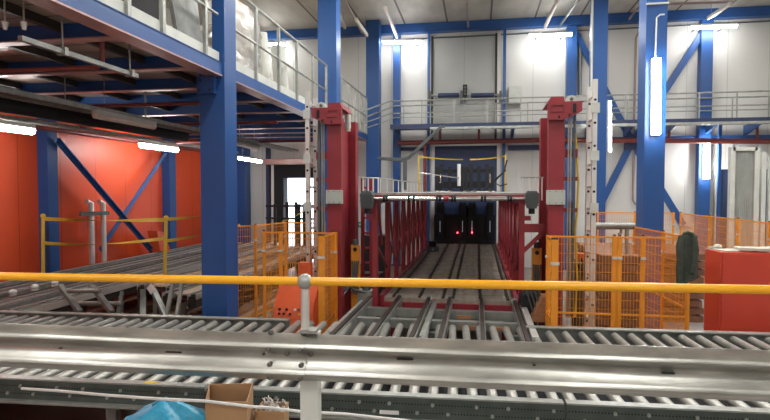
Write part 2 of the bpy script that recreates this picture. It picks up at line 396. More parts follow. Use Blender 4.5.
def pipe(label, pts, r=.03, m='pipe', cat='pipe', name='fire_pipe', n=10):
    return solo(name, G().tube(pts, r, n), m, label, cat)
pipe('red sprinkler pipe under the front of the mezzanine ending below the edge beam', [(-7.9, 4.72, 3.36), (-3.55, 4.72, 3.36), (-3.50, 4.72, 3.40), (-3.50, 4.72, 3.73)], .022)
pipe('red sprinkler pipe crossing under the mezzanine beyond the unlit lamp', [(-7.9, 6.7, 3.33), (-3.4, 6.7, 3.33)], .022)
pipe('red sprinkler pipe crossing under the middle of the mezzanine', [(-7.9, 8.8, 3.33), (-3.3, 8.8, 3.33)], .025)
pipe('red sprinkler pipe crossing under the far part of the mezzanine', [(-7.9, 11.9, 3.30), (-3.3, 11.9, 3.30)], .03)
pipe('red pipe running along the top of the orange wall', [(-7.75, 5, 3.32), (-7.75, 15.4, 3.32)], .05)
t = thing('cable_conduit', 'grey conduit with clamps under the near corner of the mezzanine', 'conduit', (-3.95, 4.0, 3.3))
a0, a1 = at(20, 38, Z=3.34), at(137, 76, Z=3.34)
G().bar(a0, a1, .04, .04).build('channel', 'galvd', t)
for f in (.3, .92): 
    c = a0.lerp(a1, f); G().box(c.x-.04, c.x+.04, c.y-.02, c.y+.02, c.z-.03, c.z+.035).build('clamp', 'galv', t); G().tube([c, V((c.x, c.y, 3.735))], .008, 5).build('hanger', 'galvd', t)
for i, (px, py) in enumerate(((5, 26), (24, 26))):
    c = at(px, py, Z=3.5); solo('sprinkler_head', G().tube([c+V((0,0,.03)), c-V((0,0,.03))], [.028, .014], 8).tube([c, V((c.x, c.y, 3.735))], .007, 6), 'alu', ['small white sprinkler head at the left picture edge under the mezzanine', 'small white sprinkler head second from the left picture edge'][i], 'sprinkler')
# ------------------------------------------------------------------ lamps
def lamp(label, p, q, lit=True, grp=None, hang=0., r=.055, name='tube_lamp', wall=False, tubepart=True, side=(0,0,1)):
    p, q = V(p), V(q); d = (q-p).normalized(); s = V(side)
    t = thing(name, label, 'lamp', (p+q)/2, grp)
    G().bar(p+s*r*.9, q+s*r*.9, r*1.5, r*.9, s).build('housing', 'lgrey', t)
    G().tube([p+d*.01, q-d*.01], r*.85, 12).build('diffuser', 'tube' if lit else 'tubeoff', t)
    if wall:
        for f in (.2, .8):
            c = p.lerp(q, f); G().box(c.x-.012, c.x+.012, c.y+.02, WALL, c.z+.03, c.z+.055).build('bracket', 'galvd', t)
    for f in ((.15, .85) if hang else ()):
        c = p.lerp(q, f); G().tube([c+V((0,0,r)), c+V((0,0,hang))], .006, 5).build('hanger', 'galvd', t)
    return t
lamp('lit tube lamp at the left picture edge in front of the orange wall', (-7.0, 6.5, 3.14), (-7.0, 7.75, 3.14), hang=.60, r=.072)
lamp('lit tube lamp above the cross brace of the orange wall', (-7.0, 10.6, 3.15), (-7.0, 12.0, 3.15), hang=.59, r=.072)
lamp('lit tube lamp above the far beige wall behind the nearest column', at(239, 158, Y=13.6), at(261, 161.5, Y=14.6), hang=.78)
lamp('unlit pale tube lamp hanging under the cable tray of the mezzanine', (-4.95, 6.5, 3.18), (-4.95, 7.85, 3.18), lit=False, hang=.56)
lamp('unlit pale tube lamp right of the nearest column under the mezzanine', at(230, 142, Z=3.2), at(258, 149, Z=3.2), lit=False, hang=.54)
for a, b, lab in (((256, 44.5), (284, 44), 'horizontal wall lamp half hidden behind the wrapped bundle on the mezzanine'),
                  ((383, 42), (422, 42), 'bright horizontal lamp on the far wall left of the ribbed door panel'),
                  ((529, 35.5), (572, 34.5), 'bright horizontal lamp on the far wall right of the ribbed door panel'),
                  ((691, 27.5), (737, 26), 'bright horizontal lamp high on the far wall at the right')):
    lamp(lab, at(*a, Y=WALL-.62), at(*b, Y=WALL-.62), wall=True)
c = at(656.5, 58, Y=8.93); e = at(656, 135, Y=8.93)
t = lamp('brightest upright lamp on the wide blue column at the right', c, e, side=(0, 1, 0), r=.075)
G().tube([c+V((0,.06,0)), c+V((.01,.06,.62)), c+V((.06,.06,.66)), c+V((.12,.06,.66))], .012, 6).build('cord', 'lgrey', t)
lamp('slim upright lamp on the blue column right of the ladder', at(609.5, 101, Y=13.4), at(609.5, 152, Y=13.4), side=(-1, 0, 0), r=.05)
lamp('upright lamp on the wall post beside the pale framed doorway', at(707, 139, Y=WALL-.36), at(706.5, 179, Y=WALL-.36), side=(0, 1, 0), r=.09)
# pendant strip lamps below the ceiling, seen end on
def pend(label, px0, py0, px1, py1, z, lit=False):
    p, q = at(px0, py0, Z=z), at(px1, py1, Z=z)
    t = lamp(label, p, q, lit, None, 6.93-z, .045, 'strip_lamp')
pend('strip lamp hanging from the ceiling left of the second blue column', 333, 4, 345, 28, 6.6)
pend('strip lamp hanging from the ceiling right of the second blue column', 356, 20, 367, 36, 6.45)
pend('strip lamp hanging under the ceiling above the left wall lamp', 385, 8, 397, 38, 6.5)
pend('strip lamp hanging under the ceiling above the middle wall lamp', 557, 2, 545, 28, 6.6)
pend('strip lamp hanging under the ceiling at the top right', 731, 4, 708, 19, 6.55)
pipe('brownish sprinkler pipe under the ceiling above the grey-shaded ribbed door', [at(467, 3, Z=6.75), at(468.5, 34, Z=6.75)], .03, 'pipeb')
pipe('red sprinkler pipe under the ceiling left of the mast', [at(345, 0, Z=6.7), at(362, 33, Z=6.7)], .025, 'pipeb')
pipe('red sprinkler pipe under the ceiling at the upper right corner', [at(626, 23, Z=6.75), at(640, 5, Z=6.75), at(732, 2, Z=6.75)], .03, 'pipeb')
pipe('thin wire conduit along the far wall below the roof beam', [at(395, 40, Y=WALL-.08), at(770, 21, Y=WALL-.08)], .018, 'dgrey', 'conduit', 'wall_conduit')
pipe('light steel cable tray strip under the ceiling beside the right strip lamp', [at(579, 0, Z=6.7), at(556, 31, Z=6.7)], .03, 'tray', 'cable tray', 'cable_tray')
pipe('dark vertical conduit right of the middle wall post', [at(580, 34, Y=WALL-.1), at(580, 95, Y=WALL-.1)], .05, 'tray', 'conduit', 'wall_conduit')
pipe('thin brown riser pipe on the far wall with a loop at its lower end', [at(640, 30, Y=WALL-.1), at(636, 38, Y=WALL-.1), at(634, 120, Y=WALL-.1), at(633, 200, Y=WALL-.1), at(635, 204, Y=WALL-.1), at(638, 201, Y=WALL-.1)], .03, 'pipeb')
# unseen hall lamps, added out of view to light the hall from above
def added_hall_lamp(x, y, label):
    t = thing('added_hall_lamp', label, 'lamp', (x, y, 6.55), 'added overhead hall lamps')
    G().box(x-.09, x+.09, y-.75, y+.75, 6.60, 6.68).build('housing', 'lgrey', t)  # housing of the added lamp
    G().box(x-.09, x+.09, y-.73, y+.73, 6.585, 6.60).build('diffuser', 'tubeoff', t)
    for e in (-.5, .5): G().tube([(x, y+e, 6.68), (x, y+e, 6.92)], .008, 5).build('hanger', 'galvd', t)
    l = bpy.data.lights.new('added_lamp_light', 'AREA'); l.shape = 'RECTANGLE'; l.size = .2; l.size_y = 1.45; l.energy = HALL; l.color = (1, .985, .955)
    o = bpy.data.objects.new('added_lamp_light', l); C.objects.link(o); o.parent = t; o.location = (0, 0, .025)
    l2 = l.copy(); l2.energy = HALL*.7; o2 = bpy.data.objects.new('added_lamp_uplight', l2); C.objects.link(o2); o2.parent = t; o2.location = (0, 0, .14); o2.rotation_euler = (math.pi, 0, 0)  # upward light added to brighten the ceiling
for x, y in ((-1.7, -1.4), (2.4, -1.4), (6.5, -1.4), (-1.7, -5), (2.4, -5), (-1.7, 5.0), (2.4, 5.0), (6.5, 5.0), (-1.7, 8.6), (1.6, 8.6), (5.0, 8.6), (8.6, 8.6), (-1.7, 11.4), (1.6, 11.4), (6.5, 11.0), (-5.5, 5.0), (-5.5, 9.0), (-5.8, -1.4), (-5.8, -5)):
    added_hall_lamp(x, y, 'unseen overhead strip lamp added under the hall ceiling to light the hall')
# ================================================================== FAR WALKWAY
t = thing('far_walkway', 'blue edged service walkway with two-bar grey railings along the far wall', 'walkway', (2.4, 15.2, 3.78))
xa, xb = -2.35, 9.0
G().box(xa, xb, 14.8, 15.7, 3.90, 3.95).build('deck', 'galvd', t)
G().box(xa, xb, 14.76, 14.80, 3.84, 3.97).build('edge_beam', 'navy', t)
for i in range(9):
    x = .9+1.0*i
    G().prism([(x, 14.85, 3.90), (x, 15.95, 3.90), (x, 15.95, 3.62)], (.06, 0, 0)).build('bracket', 'blue', t)
for y, off in ((14.8, 0), (15.65, .25)):
    x = xa+off
    while x < xb:
        G().box(x-.014, x+.014, y-.014, y+.014, 3.95, 4.60).build('post', 'galv', t); x += .86
    G().tube([(xa, y, 4.60), (xb, y, 4.60)], .02, 8).build('handrail', 'galv', t)
    G().tube([(xa, y, 4.27), (xb, y, 4.27)], .015, 8).build('mid_rail', 'galv', t)
    # rails stepping down to the mezzanine
    G().tube([(xa, y, 4.60), (xa-.35, y-.3, 4.42), (xa-.62, y-.9, 4.2)], .02, 8).build('handrail', 'galv', t)
    G().tube([(xa, y, 4.27), (xa-.35, y-.3, 4.09), (xa-.62, y-.9, 3.9)], .015, 8).build('mid_rail', 'galv', t)
cabletray('cable_tray', 'grey cable tray with cables running below the far walkway', (-1.25, 14.60, 3.82), (8.6, 14.60, 3.82), .18)
g = G(); pa = at(441, 127, Y=14.5); pb = at(405, 160, Y=14.5); pc = at(378, 158, Y=14.5)
for dz in (-.03, .0, .03): g.tube([pa+V((.1, .06*(dz*20 % 2), dz)), pa+V((0,0,dz)), pb+V((.1,0,dz+.06)), pb+V((-.1, 0, dz)), pc+V((0, 0, dz*.6))], .022, 6)
solo('cable_bundle', g, 'dgrey', 'thick grey cable bundle sloping down from the walkway left of the roller door', 'cable')
solo('cable_riser', G().bar(pb, V((pb.x, pb.y, 2.2)), .10, .08), 'dgrey', 'dark vertical cable riser below the sloping cable bundle', 'cable')
pipe('long red fire pipe along the far wall below the walkway', [at(398, 143, Y=15.5), at(548, 140, Y=15.5), at(785, 141.5, Y=15.5)], .068)
for px, py, lab in ((440, 1, 'left'), (479, 1, 'middle'), (609, 1, 'right'), (669, 1, 'second right'), (757, 1, 'far right')):
    c = at(px, 140, Y=15.5)
    pipe('short red pipe drop on top of the long fire pipe, %s one' % lab, [(c.x, c.y, c.z), (c.x, c.y, c.z+.35)], .035)
c = at(425, 143, Y=15.6)
pipe('vertical red pipe left of the white roller door frame', [(c.x, c.y, c.z), (c.x, c.y, 0)], .05)
# winch rollers in front of the ribbed door, above the railing
for a, b, lab in ((438, 459, 'left dark blue roller mounted on the far walkway before the ribbed door'), (471, 494, 'right dark blue roller mounted on the far walkway before the ribbed door')):
    t = thing('winch_roller', lab, 'roller', at((a+b)/2, 99, Y=15.72))
    p, q = at(a, 95.5, Y=15.75), at(b, 95, Y=15.75)
    G().tube([p, q], .065, 12).build('drum', 'navy', t)
    G().tube([p-V((.22, 0, 0)), q+V((.22, 0, 0))], .03, 8).build('axle', 'galvd', t)
    G().box(p.x-.3, p.x-.22, 15.7, 15.9, p.z-.2, p.z+.14).build('mount', 'dgrey', t)
    G().box(q.x+.15, q.x+.2, 15.7, 15.9, p.z-.2, p.z+.1).build('mount', 'dgrey', t)
t = thing('signal_light', 'small black upright signal light in the middle of the ribbed door', 'signal light', at(465, 97, Y=15.75))
c = at(465, 97, Y=15.75); G().box(c.x-.06, c.x+.06, 15.7, 15.8, c.z, c.z+.34).build('housing', 'black', t)
for dz in (.08, .17, .26): G().tube([(c.x, 15.66, c.z+dz), (c.x, 15.70, c.z+dz)], .035, 10).build('lens', 'dgrey', t)
t = thing('junction_box', 'pale grey switch box on the far wall right of the ribbed door', 'box', at(515, 104, Y=15.9))
p, q = at(508.5, 87, Y=15.85), at(521.5, 104, Y=15.85)
G().box(p.x, q.x, 15.72, 15.98, q.z, p.z).build('body', 'lgrey', t)
G().box(p.x+.03, q.x-.03, 15.705, 15.72, q.z+.03, p.z-.03).build('door', 'lgrey', t)
# safety sign
p = at(360, 224.5, Y=WALL-.03)
t = thing('safety_sign', 'small green safety sign on the far wall right of the left mast', 'sign', p)
G().box(p.x-.06, p.x+.08, WALL-.03, WALL-.01, p.z-.08, p.z+.08).build('plate', 'green', t)
G().box(p.x-.015, p.x+.015, WALL-.035, WALL-.03, p.z-.035, p.z+.035).box(p.x-.03, p.x+.03, WALL-.035, WALL-.03, p.z-.012, p.z+.012).build('symbol', 'white', t)
# ================================================================== CHAIN CONVEYORS ALONG THE ORANGE WALL
labs = ['chain conveyor running along the foot of the orange wall', 'chain conveyor second from the orange wall', 'chain conveyor third from the orange wall',
        'chain conveyor fourth from the orange wall, its end near the roller conveyor', 'chain conveyor closest to the nearest blue column on the left']
specs = [(-7.55, -7.05, 5.98, 15.0), (-6.8, -6.3, 5.95, 15.0), (-6.10, -5.72, 5.98, 15.0), (-5.25, -4.75, 7.9, 14.4), (-4.45, -4.05, 7.3, 14.4)]
for ci, ((xa, xb, ya, yb), lab) in enumerate(zip(specs, labs)):
    t = thing('chain_conveyor', lab, 'conveyor', ((xa+xb)/2, (ya+yb)/2, 0))
    for x in (xa, xb):
        G().box(x-.06, x+.06, ya, yb, .50, .66).build('side_channel', 'maroon' if x == xb and ci < 2 else 'darkchan', t)
        G().box(x-.035, x+.035, ya+.03, yb-.03, .66, .69).build('chain', 'chain', t)
        G().box(x-.072, x-.058, ya, yb, .62, .705).build('guide_strip', 'alu', t)
        G().box(x+.050, x+.068, ya, yb, .62, .700).build('guide_strip', 'galv', t)
    if ci < 3:
        G().box(xa+.07, xb-.07, ya+.05, yb, .60, .61).build('cover_sheet', 'maroon', t)
        G().box((xa+xb)/2-.03, (xa+xb)/2+.03, ya, yb, .61, .68).build('centre_guide', 'darksteel', t)
        G().box(xb+.10, xb+.115, ya, yb, .60, .69).build('return_strip', 'alu', t)
    else:
        for j in range(3):
            x = xa+.13+(xb-xa-.26)*j/2; G().box(x-.045, x+.045, ya+.1, yb-.1, .655, .68).build('slat', 'slat', t)
        G().box(xa+.07, xb-.07, ya+.05, yb, .60, .61).build('cover_sheet', 'maroon', t)
    y = ya+.4
    while y < yb:
        G().box(xa+.06, xb-.06, y-.03, y+.03, .52, .60).build('cross_member', 'redp', t)
        for x in (xa, xb):
            G().box(x-.035, x+.035, y-.035, y+.035, .05 if ci > 1 else 0, .50).build('leg', 'galvd', t)
        y += 2.2
for i, (px, py) in enumerate(((13, 292), (35, 286.5), (55, 282.5))):
    c = at(px, py, Z=.72)
    solo('white_ball', G().ball(c, .055, 12, 8, .75).tube([c-V((0,0,.04)), c-V((0,0,.06))], .05, 10), 'white', ['leftmost white round ball on the left chain conveyors', 'middle white round ball on the left chain conveyors', 'rightmost white round ball on the left chain conveyors'][i], 'ball')
t = thing('light_streaks', 'pale tan strips painted as light streaks on the red brown floor left of the nearest blue column', 'light streaks', (-4.3, 8, 0))
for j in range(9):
    x = -5.9+.33*j; G().prism([(x-.06, 6.7+.12*(j % 3), 0), (x+.06, 6.7+.12*(j % 3), 0), (x+.06, 11.5, 0), (x-.06, 11.5, 0)], (0, 0, .05)).build('slat', 'slat', t)  # tan strips laid to paint streaks of light onto the floor
# stop frame and legs in front of the conveyors
t = thing('stop_frame', 'grey angled steel stop frame behind the left roller conveyor', 'frame', at(95, 303, Y=6.3))
for a in (60, 92):
    G().bar(at(a, 286, Y=6.6), at(a+20, 312, Y=6.25), .06, .06).build('arm', 'galvd', t)
for y_, a, b in ((291, 68, 100), (303.5, 75, 122)):
    G().tube([at(a, y_, Y=6.4), at(b, y_, Y=6.4)], .03, 8).build('cross_tube', 'galvd', t)
for k, (a, ya_, b, yb_, lab) in enumerate(((152, 288, 165, 314, 'slanted steel prop with a white tag behind the left roller conveyor'), (173, 282, 167, 314, 'thin steel prop beside the tagged prop'), (182, 283, 177, 314, 'thin steel prop closest to the nearest blue column'), (143, 290, 143, 314, 'upright steel prop left of the tagged prop'), (122, 292, 118, 314, 'upright steel prop between the stop frame and the tagged prop'))):
    p, q = at(a, ya_, Y=6.7), at(b, yb_, Y=6.5); q.z = q.z
    e = q+(q-p)*((q.z)/(p.z-q.z))
    t = thing('steel_prop', lab, 'prop', (e.x, e.y, 0))
    G().bar(p, e, .07 if k in (0, 3) else .04, .05).build('strut', 'galvd', t)
    G().box(e.x-.06, e.x+.06, e.y-.06, e.y+.06, 0, .012).build('foot', 'galvd', t)
    if k == 0:
        G().bar(at(149, 286, Y=6.64), at(153, 292, Y=6.6), .09, .01, (0,-1,0)).build('tag', 'white', t)
# pipes on the wall
t = thing('pipe_pair', 'two grey upright pipes with elbows on the orange wall', 'pipe', (-7.8, 10.2, .8))
for px in (91, 103):
    a0 = at(px, 203, X=-7.75); G().tube([(a0.x, a0.y, .7), (a0.x, a0.y, a0.z), (a0.x-.02, a0.y-.10, a0.z+.03)], .055, 10).build('pipe', 'alu', t)
a0, a1 = at(80, 214, X=-7.7), at(109, 213, X=-7.7)
G().bar(a0, a1, .03, .08).build('clamp_bar', 'dgrey', t)
a = at(163, 250, X=-7.6)
solo('chute_cover', G().prism([at(157, 231, X=-7.5), at(164, 232, X=-7.5), at(168, 244, X=-7.5), at(172, 252, X=-7.5), at(160, 251, X=-7.5)], (-.25, 0, 0)), 'orange', 'orange folded metal cover on the chain conveyor by the orange wall', 'cover')
# yellow tape posts and tapes
yA, yB = at(43, 216, Y=8.72), at(166, 218, Y=8.98)
t = thing('tape_post', 'left yellow tape post before the orange wall', 'post', (-7.73, 8.72, .69)); G().tube([(-7.73, 8.72, .69), yA], .03, 8).build('pole', 'tape', t); G().ball(yA, .045).build('cap', 'tape', t)
t = thing('tape_post', 'right yellow tape post before the orange wall', 'post', (-5.50, 8.98, .69)); G().tube([(-5.50, 8.98, .66), yB], .03, 8).build('pole', 'tape', t); G().ball(yB, .045).build('cap', 'tape', t)
def tape(label, a, b, sag=.05, w_=.06, tw=0., m='tape'):
    a, b = V(a), V(b); n = 18; vs = []; fs = []; d = (b-a).normalized(); sd = d.cross(V((0,0,1))).normalized()
    for i in range(n+1):
        f = i/n; c = a.lerp(b, f)-V((0,0,sag*4*f*(1-f))); an = tw*f*math.pi
        u = V((0,0,1))*math.cos(an)+sd*math.sin(an); o = sd*.003
        vs += [c+u*w_/2+o, c-u*w_/2+o, c-u*w_/2-o, c+u*w_/2-o]
    for i in range(n):
        for j in range(4): fs.append((i*4+j, i*4+(j+1)%4, i*4+4+(j+1)%4, i*4+4+j))
    fs += [(3,2,1,0), (n*4, n*4+1, n*4+2, n*4+3)]
    return solo('barrier_tape', G().add(vs, fs), m, label, 'tape')
tape('upper yellow barrier tape strung between the two tape posts', yA-V((0,0,.05)), yB-V((0,0,.03)), .02, .07, 1)
tape('lower yellow barrier tape strung between the two tape posts', at(43, 243, Y=8.72), at(166, 238, Y=8.98), .06, .06, 1)
tape('yellow barrier tape leaving the right tape post towards the nearest column', yB-V((0,0,.02)), at(235, 208, Y=12.0), .05, .06, 1)
tape('lower yellow tape stretching behind the nearest column', at(166, 241, Y=8.98), at(240, 225, Y=12.0), .03, .06, 1)
# black stillage in the daylight doorway
t = thing('black_stillage', 'black post frame standing in front of the bright open doorway', 'frame', (-5.4, 14.6, 0))
for px in (275, 282, 287, 296, 299, 304, 310): 
    p = at(px, 202 if px in (287, 296) else 204, Y=14.6); G().box(p.x-.035, p.x+.035, 14.57, 14.63, 0, p.z).build('upright', 'black', t)
p, q = at(266, 206, Y=14.55), at(314, 206, Y=14.55); G().bar(p, q, .05, .06).build('cross_bar', 'black', t)
p, q = at(266, 218, Y=14.55), at(314, 219, Y=14.55); G().bar(p, q, .05, .05).build('cross_bar', 'black', t)
tape('loose yellow tape hanging before the bright open doorway', at(282, 222, Y=14.52), at(305, 210, Y=14.55), .03, .05, 1)
# ================================================================== CENTRAL STORAGE DECK AND RED PLATFORM
t = thing('storage_deck', 'long plank storage deck with dark rail grooves under the red platform', 'deck', (-.39, 11.7, 0))
G().box(-1.30, .50, 7.62, 15.6, .50, .685).build('planks', 'plank', t)
for x in (-1.17, -.80, -.47, -.33, .045, .42):
    G().box(x-.019, x+.019, 7.66, 15.6, .685, .702).build('rail', 'chain', t)
for x in (-1.33, .53):
    partlabel(G().box(x-.035, x+.035, 7.6, 15.6, .46, .72).build('edge_channel', 'redp', t), 'red edge channel')
partlabel(G().box(-1.3, .5, 7.57, 7.62, .46, .63).build('front_channel', 'redp', t), 'red front channel')
for x in (-1.2, -.4, .4):
    for y in (8, 10.5, 13, 15.3): G().box(x-.05, x+.05, y-.05, y+.05, 0, .50).build('leg', 'redp', t)
t = thing('red_platform', 'red steel platform on two rows of braced posts over the storage deck', 'platform', (-.39, 11.5, 0))
G().box(-1.42, .62, 7.45, 15.3, 2.13, 2.16).build('top_plate', 'galvd', t)
ypost = [7.45, 8.5, 9.45, 10.35, 11.2, 12.0, 12.9, 13.8, 14.8]
for x in (-1.39, .575):
    G().bar((x, 7.4, 2.07), (x, 15.3, 2.07), .08, .12).build('side_beam', 'redp', t)
    for i, y in enumerate(ypost):
        G().box(x-.035, x+.035, y-.045, y+.045, 0, 2.01).build('post', 'redp', t)
        if i:
            y0 = ypost[i-1]
            if i != 1 or x > 0:
                G().bar((x, y0+.05, .78), (x, y-.05, 1.95), .035, .05).build('brace', 'redp', t)
            G().bar((x, y0+.05, 1.45), (x, y-.05, 1.0), .03, .04).build('brace', 'redp', t)
            G().bar((x, (y+y0)/2, 1.4), (x, (y+y0)/2-.3, 2.01), .03, .04).build('brace', 'redp', t)
G().bar((-1.43, 7.42, 2.10), (.62, 7.42, 2.10), .08, .07).build('front_beam', 'redp', t)
for x, s in ((-1.39, -1), (.575, 1)):
    if s > 0:
        G().bar((x, 7.45, 1.70), (x+s*.28, 7.45, 1.70), .10, .11).build('outrigger', 'redp', t)
        G().bar((x+s*.01, 7.45, 1.38), (x+s*.27, 7.45, 1.64), .05, .05).build('brace', 'redp', t)
    else:
        G().bar((x, 7.45, 1.91), (x+s*.20, 7.45, 1.91), .05, .03).build('outrigger', 'redp', t)
    G().box(x+s*.06-.05, x+s*.06+.05, 7.38, 7.5, 1.80, 1.86).build('motor_seat', 'redp', t)
for s, x0, x1 in ((-1, -1.62, -1.40), (1, .60, .86)):
    for j in range(4):
        x = x0+(x1-x0)*j/3; partlabel(G().box(x-.008, x+.008, 7.72, 7.74, 2.06, 2.37).build('baluster', 'white', t), 'white baluster')
    partlabel(G().tube([(x0-.02, 7.73, 2.37), (x1+.02, 7.73, 2.37)], .012, 6).build('handrail', 'galv', t), 'grey handrail')
for j in range(11):
    y = 7.9+.62*j; partlabel(G().box(-1.408, -1.392, y-.01, y+.01, 2.13, 2.37).build('baluster', 'white', t), 'white baluster')
partlabel(G().tube([(-1.40, 7.73, 2.37), (-1.40, 14.2, 2.37)], .012, 6).build('handrail', 'galv', t), 'grey handrail')
for (x0, x1, y0, y1, h, m, lab) in ((-2.35, -1.85, 11.2, 11.7, 1.25, 'black', 'black switch cabinet behind the left posts of the red platform'), (-2.0, -1.65, 9.3, 9.6, .75, 'darksteel', 'low brown machine box behind the left posts of the red platform')):
    t = thing('switch_cabinet', lab, 'cabinet', ((x0+x1)/2, (y0+y1)/2, 0))
    G().box(x0, x1, y0, y1, .05, h).build('body', m, t); G().box(x0+.02, x1-.02, y0-.012, y0, .08, h-.03).build('door', m, t)
    G().box(x0+.02, x1-.02, y0+.02, y1-.02, 0, .05).build('plinth', 'black', t)
# drive shaft with two gear motors
t = thing('drive_shaft', 'long bright drive shaft with black bearings across the front of the red platform', 'shaft', (-.4, 7.30, 2.0))
p, q = at(373, 198.5, Y=7.30), at(526, 198.5, Y=7.30)
G().tube([p, q], .018, 10).build('rod', 'steel', t)
G().tube([at(388, 198.5, Y=7.3), at(438, 198.7, Y=7.3)], .030, 12).tube([at(455, 198.7, Y=7.3), at(508, 198.5, Y=7.3)], .030, 12).build('sleeve', 'steel', t)
for px in (384, 387, 409, 414, 437, 440, 452, 455, 482, 485, 508, 511):
    c = at(px, 198.6, Y=7.30); G().tube([c-V((.012,0,0)), c+V((.012,0,0))], .044, 10).box(c.x-.010, c.x+.010, 7.30, 7.38, c.z-.03, c.z+.05).build('bearing', 'black', t)
c = at(446, 198.7, Y=7.3); partlabel(G().tube([c-V((.035,0,0)), c+V((.035,0,0))], .036, 10).build('coupling', 'redp', t), 'red coupling')
for a, b, lab in ((360.5, 373.5, 'dark grey gear motor at the left end of the drive shaft'), (525, 539, 'dark grey gear motor at the right end of the drive shaft')):
    p, q = at(a, 191, Y=7.25), at(b, 208.5, Y=7.25)
    x0, x1, z1, z0 = p.x, q.x, p.z, q.z; cxm = (x0+x1)/2
    t = thing('gear_motor', lab, 'motor', (cxm, 7.32, z0-.09))
    k_ = .035
    G().prism([(x0+k_, 7.2, z0), (x1-k_, 7.2, z0), (x1-.01, 7.2, z0+.08), (x1, 7.2, z1-.05), (x1-k_, 7.2, z1), (x0+k_, 7.2, z1), (x0, 7.2, z1-.05), (x0+.01, 7.2, z0+.08)], (0, .2, 0)).build('body', 'dgrey', t)
    for j in range(6):
        z = z0+.035+j*.03; G().box(x0+.005, x1-.005, 7.18, 7.2, z, z+.012).build('fin', 'dgrey', t)
    G().box(cxm-.035, cxm+.035, 7.24, 7.34, z0-.07, z0).build('neck', 'black', t)
# things on the platform
t = thing('black_machine', 'black upright roller machine standing at the far end of the red platform', 'machine', (-.35, 13.9, 2.16))
for px, top in ((437.5, 167), (441, 164), (450, 167), (462, 166.5), (466, 167), (471, 164), (479, 166), (487, 164), (492, 166.5)):
    p = at(px, top, Y=13.9); G().box(p.x-.045, p.x+.045, 13.85, 13.95, 2.16, p.z).build('upright', 'black', t)
p, q = at(436, 171.5, Y=13.95), at(494, 170.5, Y=13.95); G().bar(p, q, .08, .09).build('cross_bar', 'black', t)
p, q = at(436, 185, Y=13.95), at(494, 184.5, Y=13.95); G().bar(p, q, .08, .16).build('cross_bar', 'black', t)
p, q = at(459, 164, Y=13.8), at(459, 186, Y=13.8); partlabel(G().tube([q, p], .045, 12).build('roll', 'white', t), 'white upright roll')
for px in (440.5, 490): 
    p, q = at(px, 174, Y=13.83), at(px, 183, Y=13.83); G().tube([p, q], .018, 6).build('rod', 'steel', t)
for a, lab in ((419, 'left yellow tape post on the red platform'), (505.5, 'right yellow tape post on the red platform')):
    p = at(a, 155, Y=13.3); solo('tape_post', G().box(p.x-.016, p.x+.016, 13.28, 13.32, 2.16, p.z), 'tape', lab, 'post')
tape('yellow tape sagging from the left post on the red platform', at(419, 156.5, Y=13.28), at(463, 159.5, Y=13.4), .02, .03, .2)
tape('yellow tape rising to the right post on the red platform', at(470, 159.5, Y=13.4), at(505, 156, Y=13.28), .02, .03, .2)
solo('cable_loop', G().tube([at(507, 160, Y=13.2), at(504, 172, Y=13.2), at(497, 178, Y=13.2), at(490, 184, Y=13.2), at(484, 190, Y=13.2)], .02, 6).tube([at(506, 170, Y=13.2), at(494, 182, Y=13.2), at(500, 186, Y=13.2), at(507, 184, Y=13.2)], .018, 6), 'black', 'dangling black cables at the right tape post on the platform', 'cable')
solo('loose_rod', G().tube([at(419.5, 172.8, Y=13.26), at(459, 178, Y=13.74)], .016, 6), 'steel', 'thin loose steel rod leaning across the platform machine', 'rod')
for i, (px, lab) in enumerate(((444, 'crumpled white sheet on the platform left of the machine foot'), (472, 'crumpled white sheet on the platform below the machine'), (489, 'crumpled white sheet on the platform at the right tape post'))):
    c = at(px, 191.5, Y=8.6); g = G(); vs = []; fs = []; n = 8
    for a_ in range(n+1):
        for b_ in range(4): vs.append((c.x-.13+.26*a_/n, 8.5+.09*b_, 2.165+.02*rr.random()))
    for a_ in range(n):
        for b_ in range(3): fs.append((a_*4+b_, a_*4+4+b_, a_*4+5+b_, a_*4+1+b_))
    o = solo('plastic_sheet', g.add(vs, fs), 'paper', lab, 'sheet'); mo = o.modifiers.new('thick', 'SOLIDIFY'); mo.thickness = .004
# dark transfer machine at the end of the deck
t = thing('end_shuttle', 'dark transfer machine with light strips at the far end of the deck', 'machine', (-.33, 15.5, .65))
G().box(-1.22, .48, 15.66, 15.85, .0, 1.50).build('base', 'black', t)
for px in (440, 462.5, 472, 490):
    p, q = at(px, 221, Y=15.6), at(px, 232, Y=15.6)
    G().box(p.x-.10, p.x+.10, 15.62, 15.85, .85, 1.85).build('cabinet', 'black', t)
    G().box(p.x-.008, p.x+.008, 15.60, 15.62, q.z, p.z).build('strip', 'strip', t)
for px in (457.5, 472):
    p = at(px, 232.6, Y=15.55); partlabel(G().ball(p, .020).tube([p, p+V((0,.1,0))], .012, 8).build('signal', 'led', t), 'red signal light')
p = at(433, 251, Z=.69)
t = thing('rail_stop', 'dark green stop block with round eye on the left far side of the deck', 'block', (p.x, p.y, .69))
G().box(p.x-.15, p.x+.15, p.y-.1, p.y+.1, .69, .80).build('body', 'dgrey', t)
G().box(p.x-.10, p.x+.08, p.y-.06, p.y+.06, .80, .93).build('upper_block', 'black', t)
G().tube([(p.x, p.y-.11, .74), (p.x, p.y-.09, .74)], .03, 10).build('eye', 'galv', t)
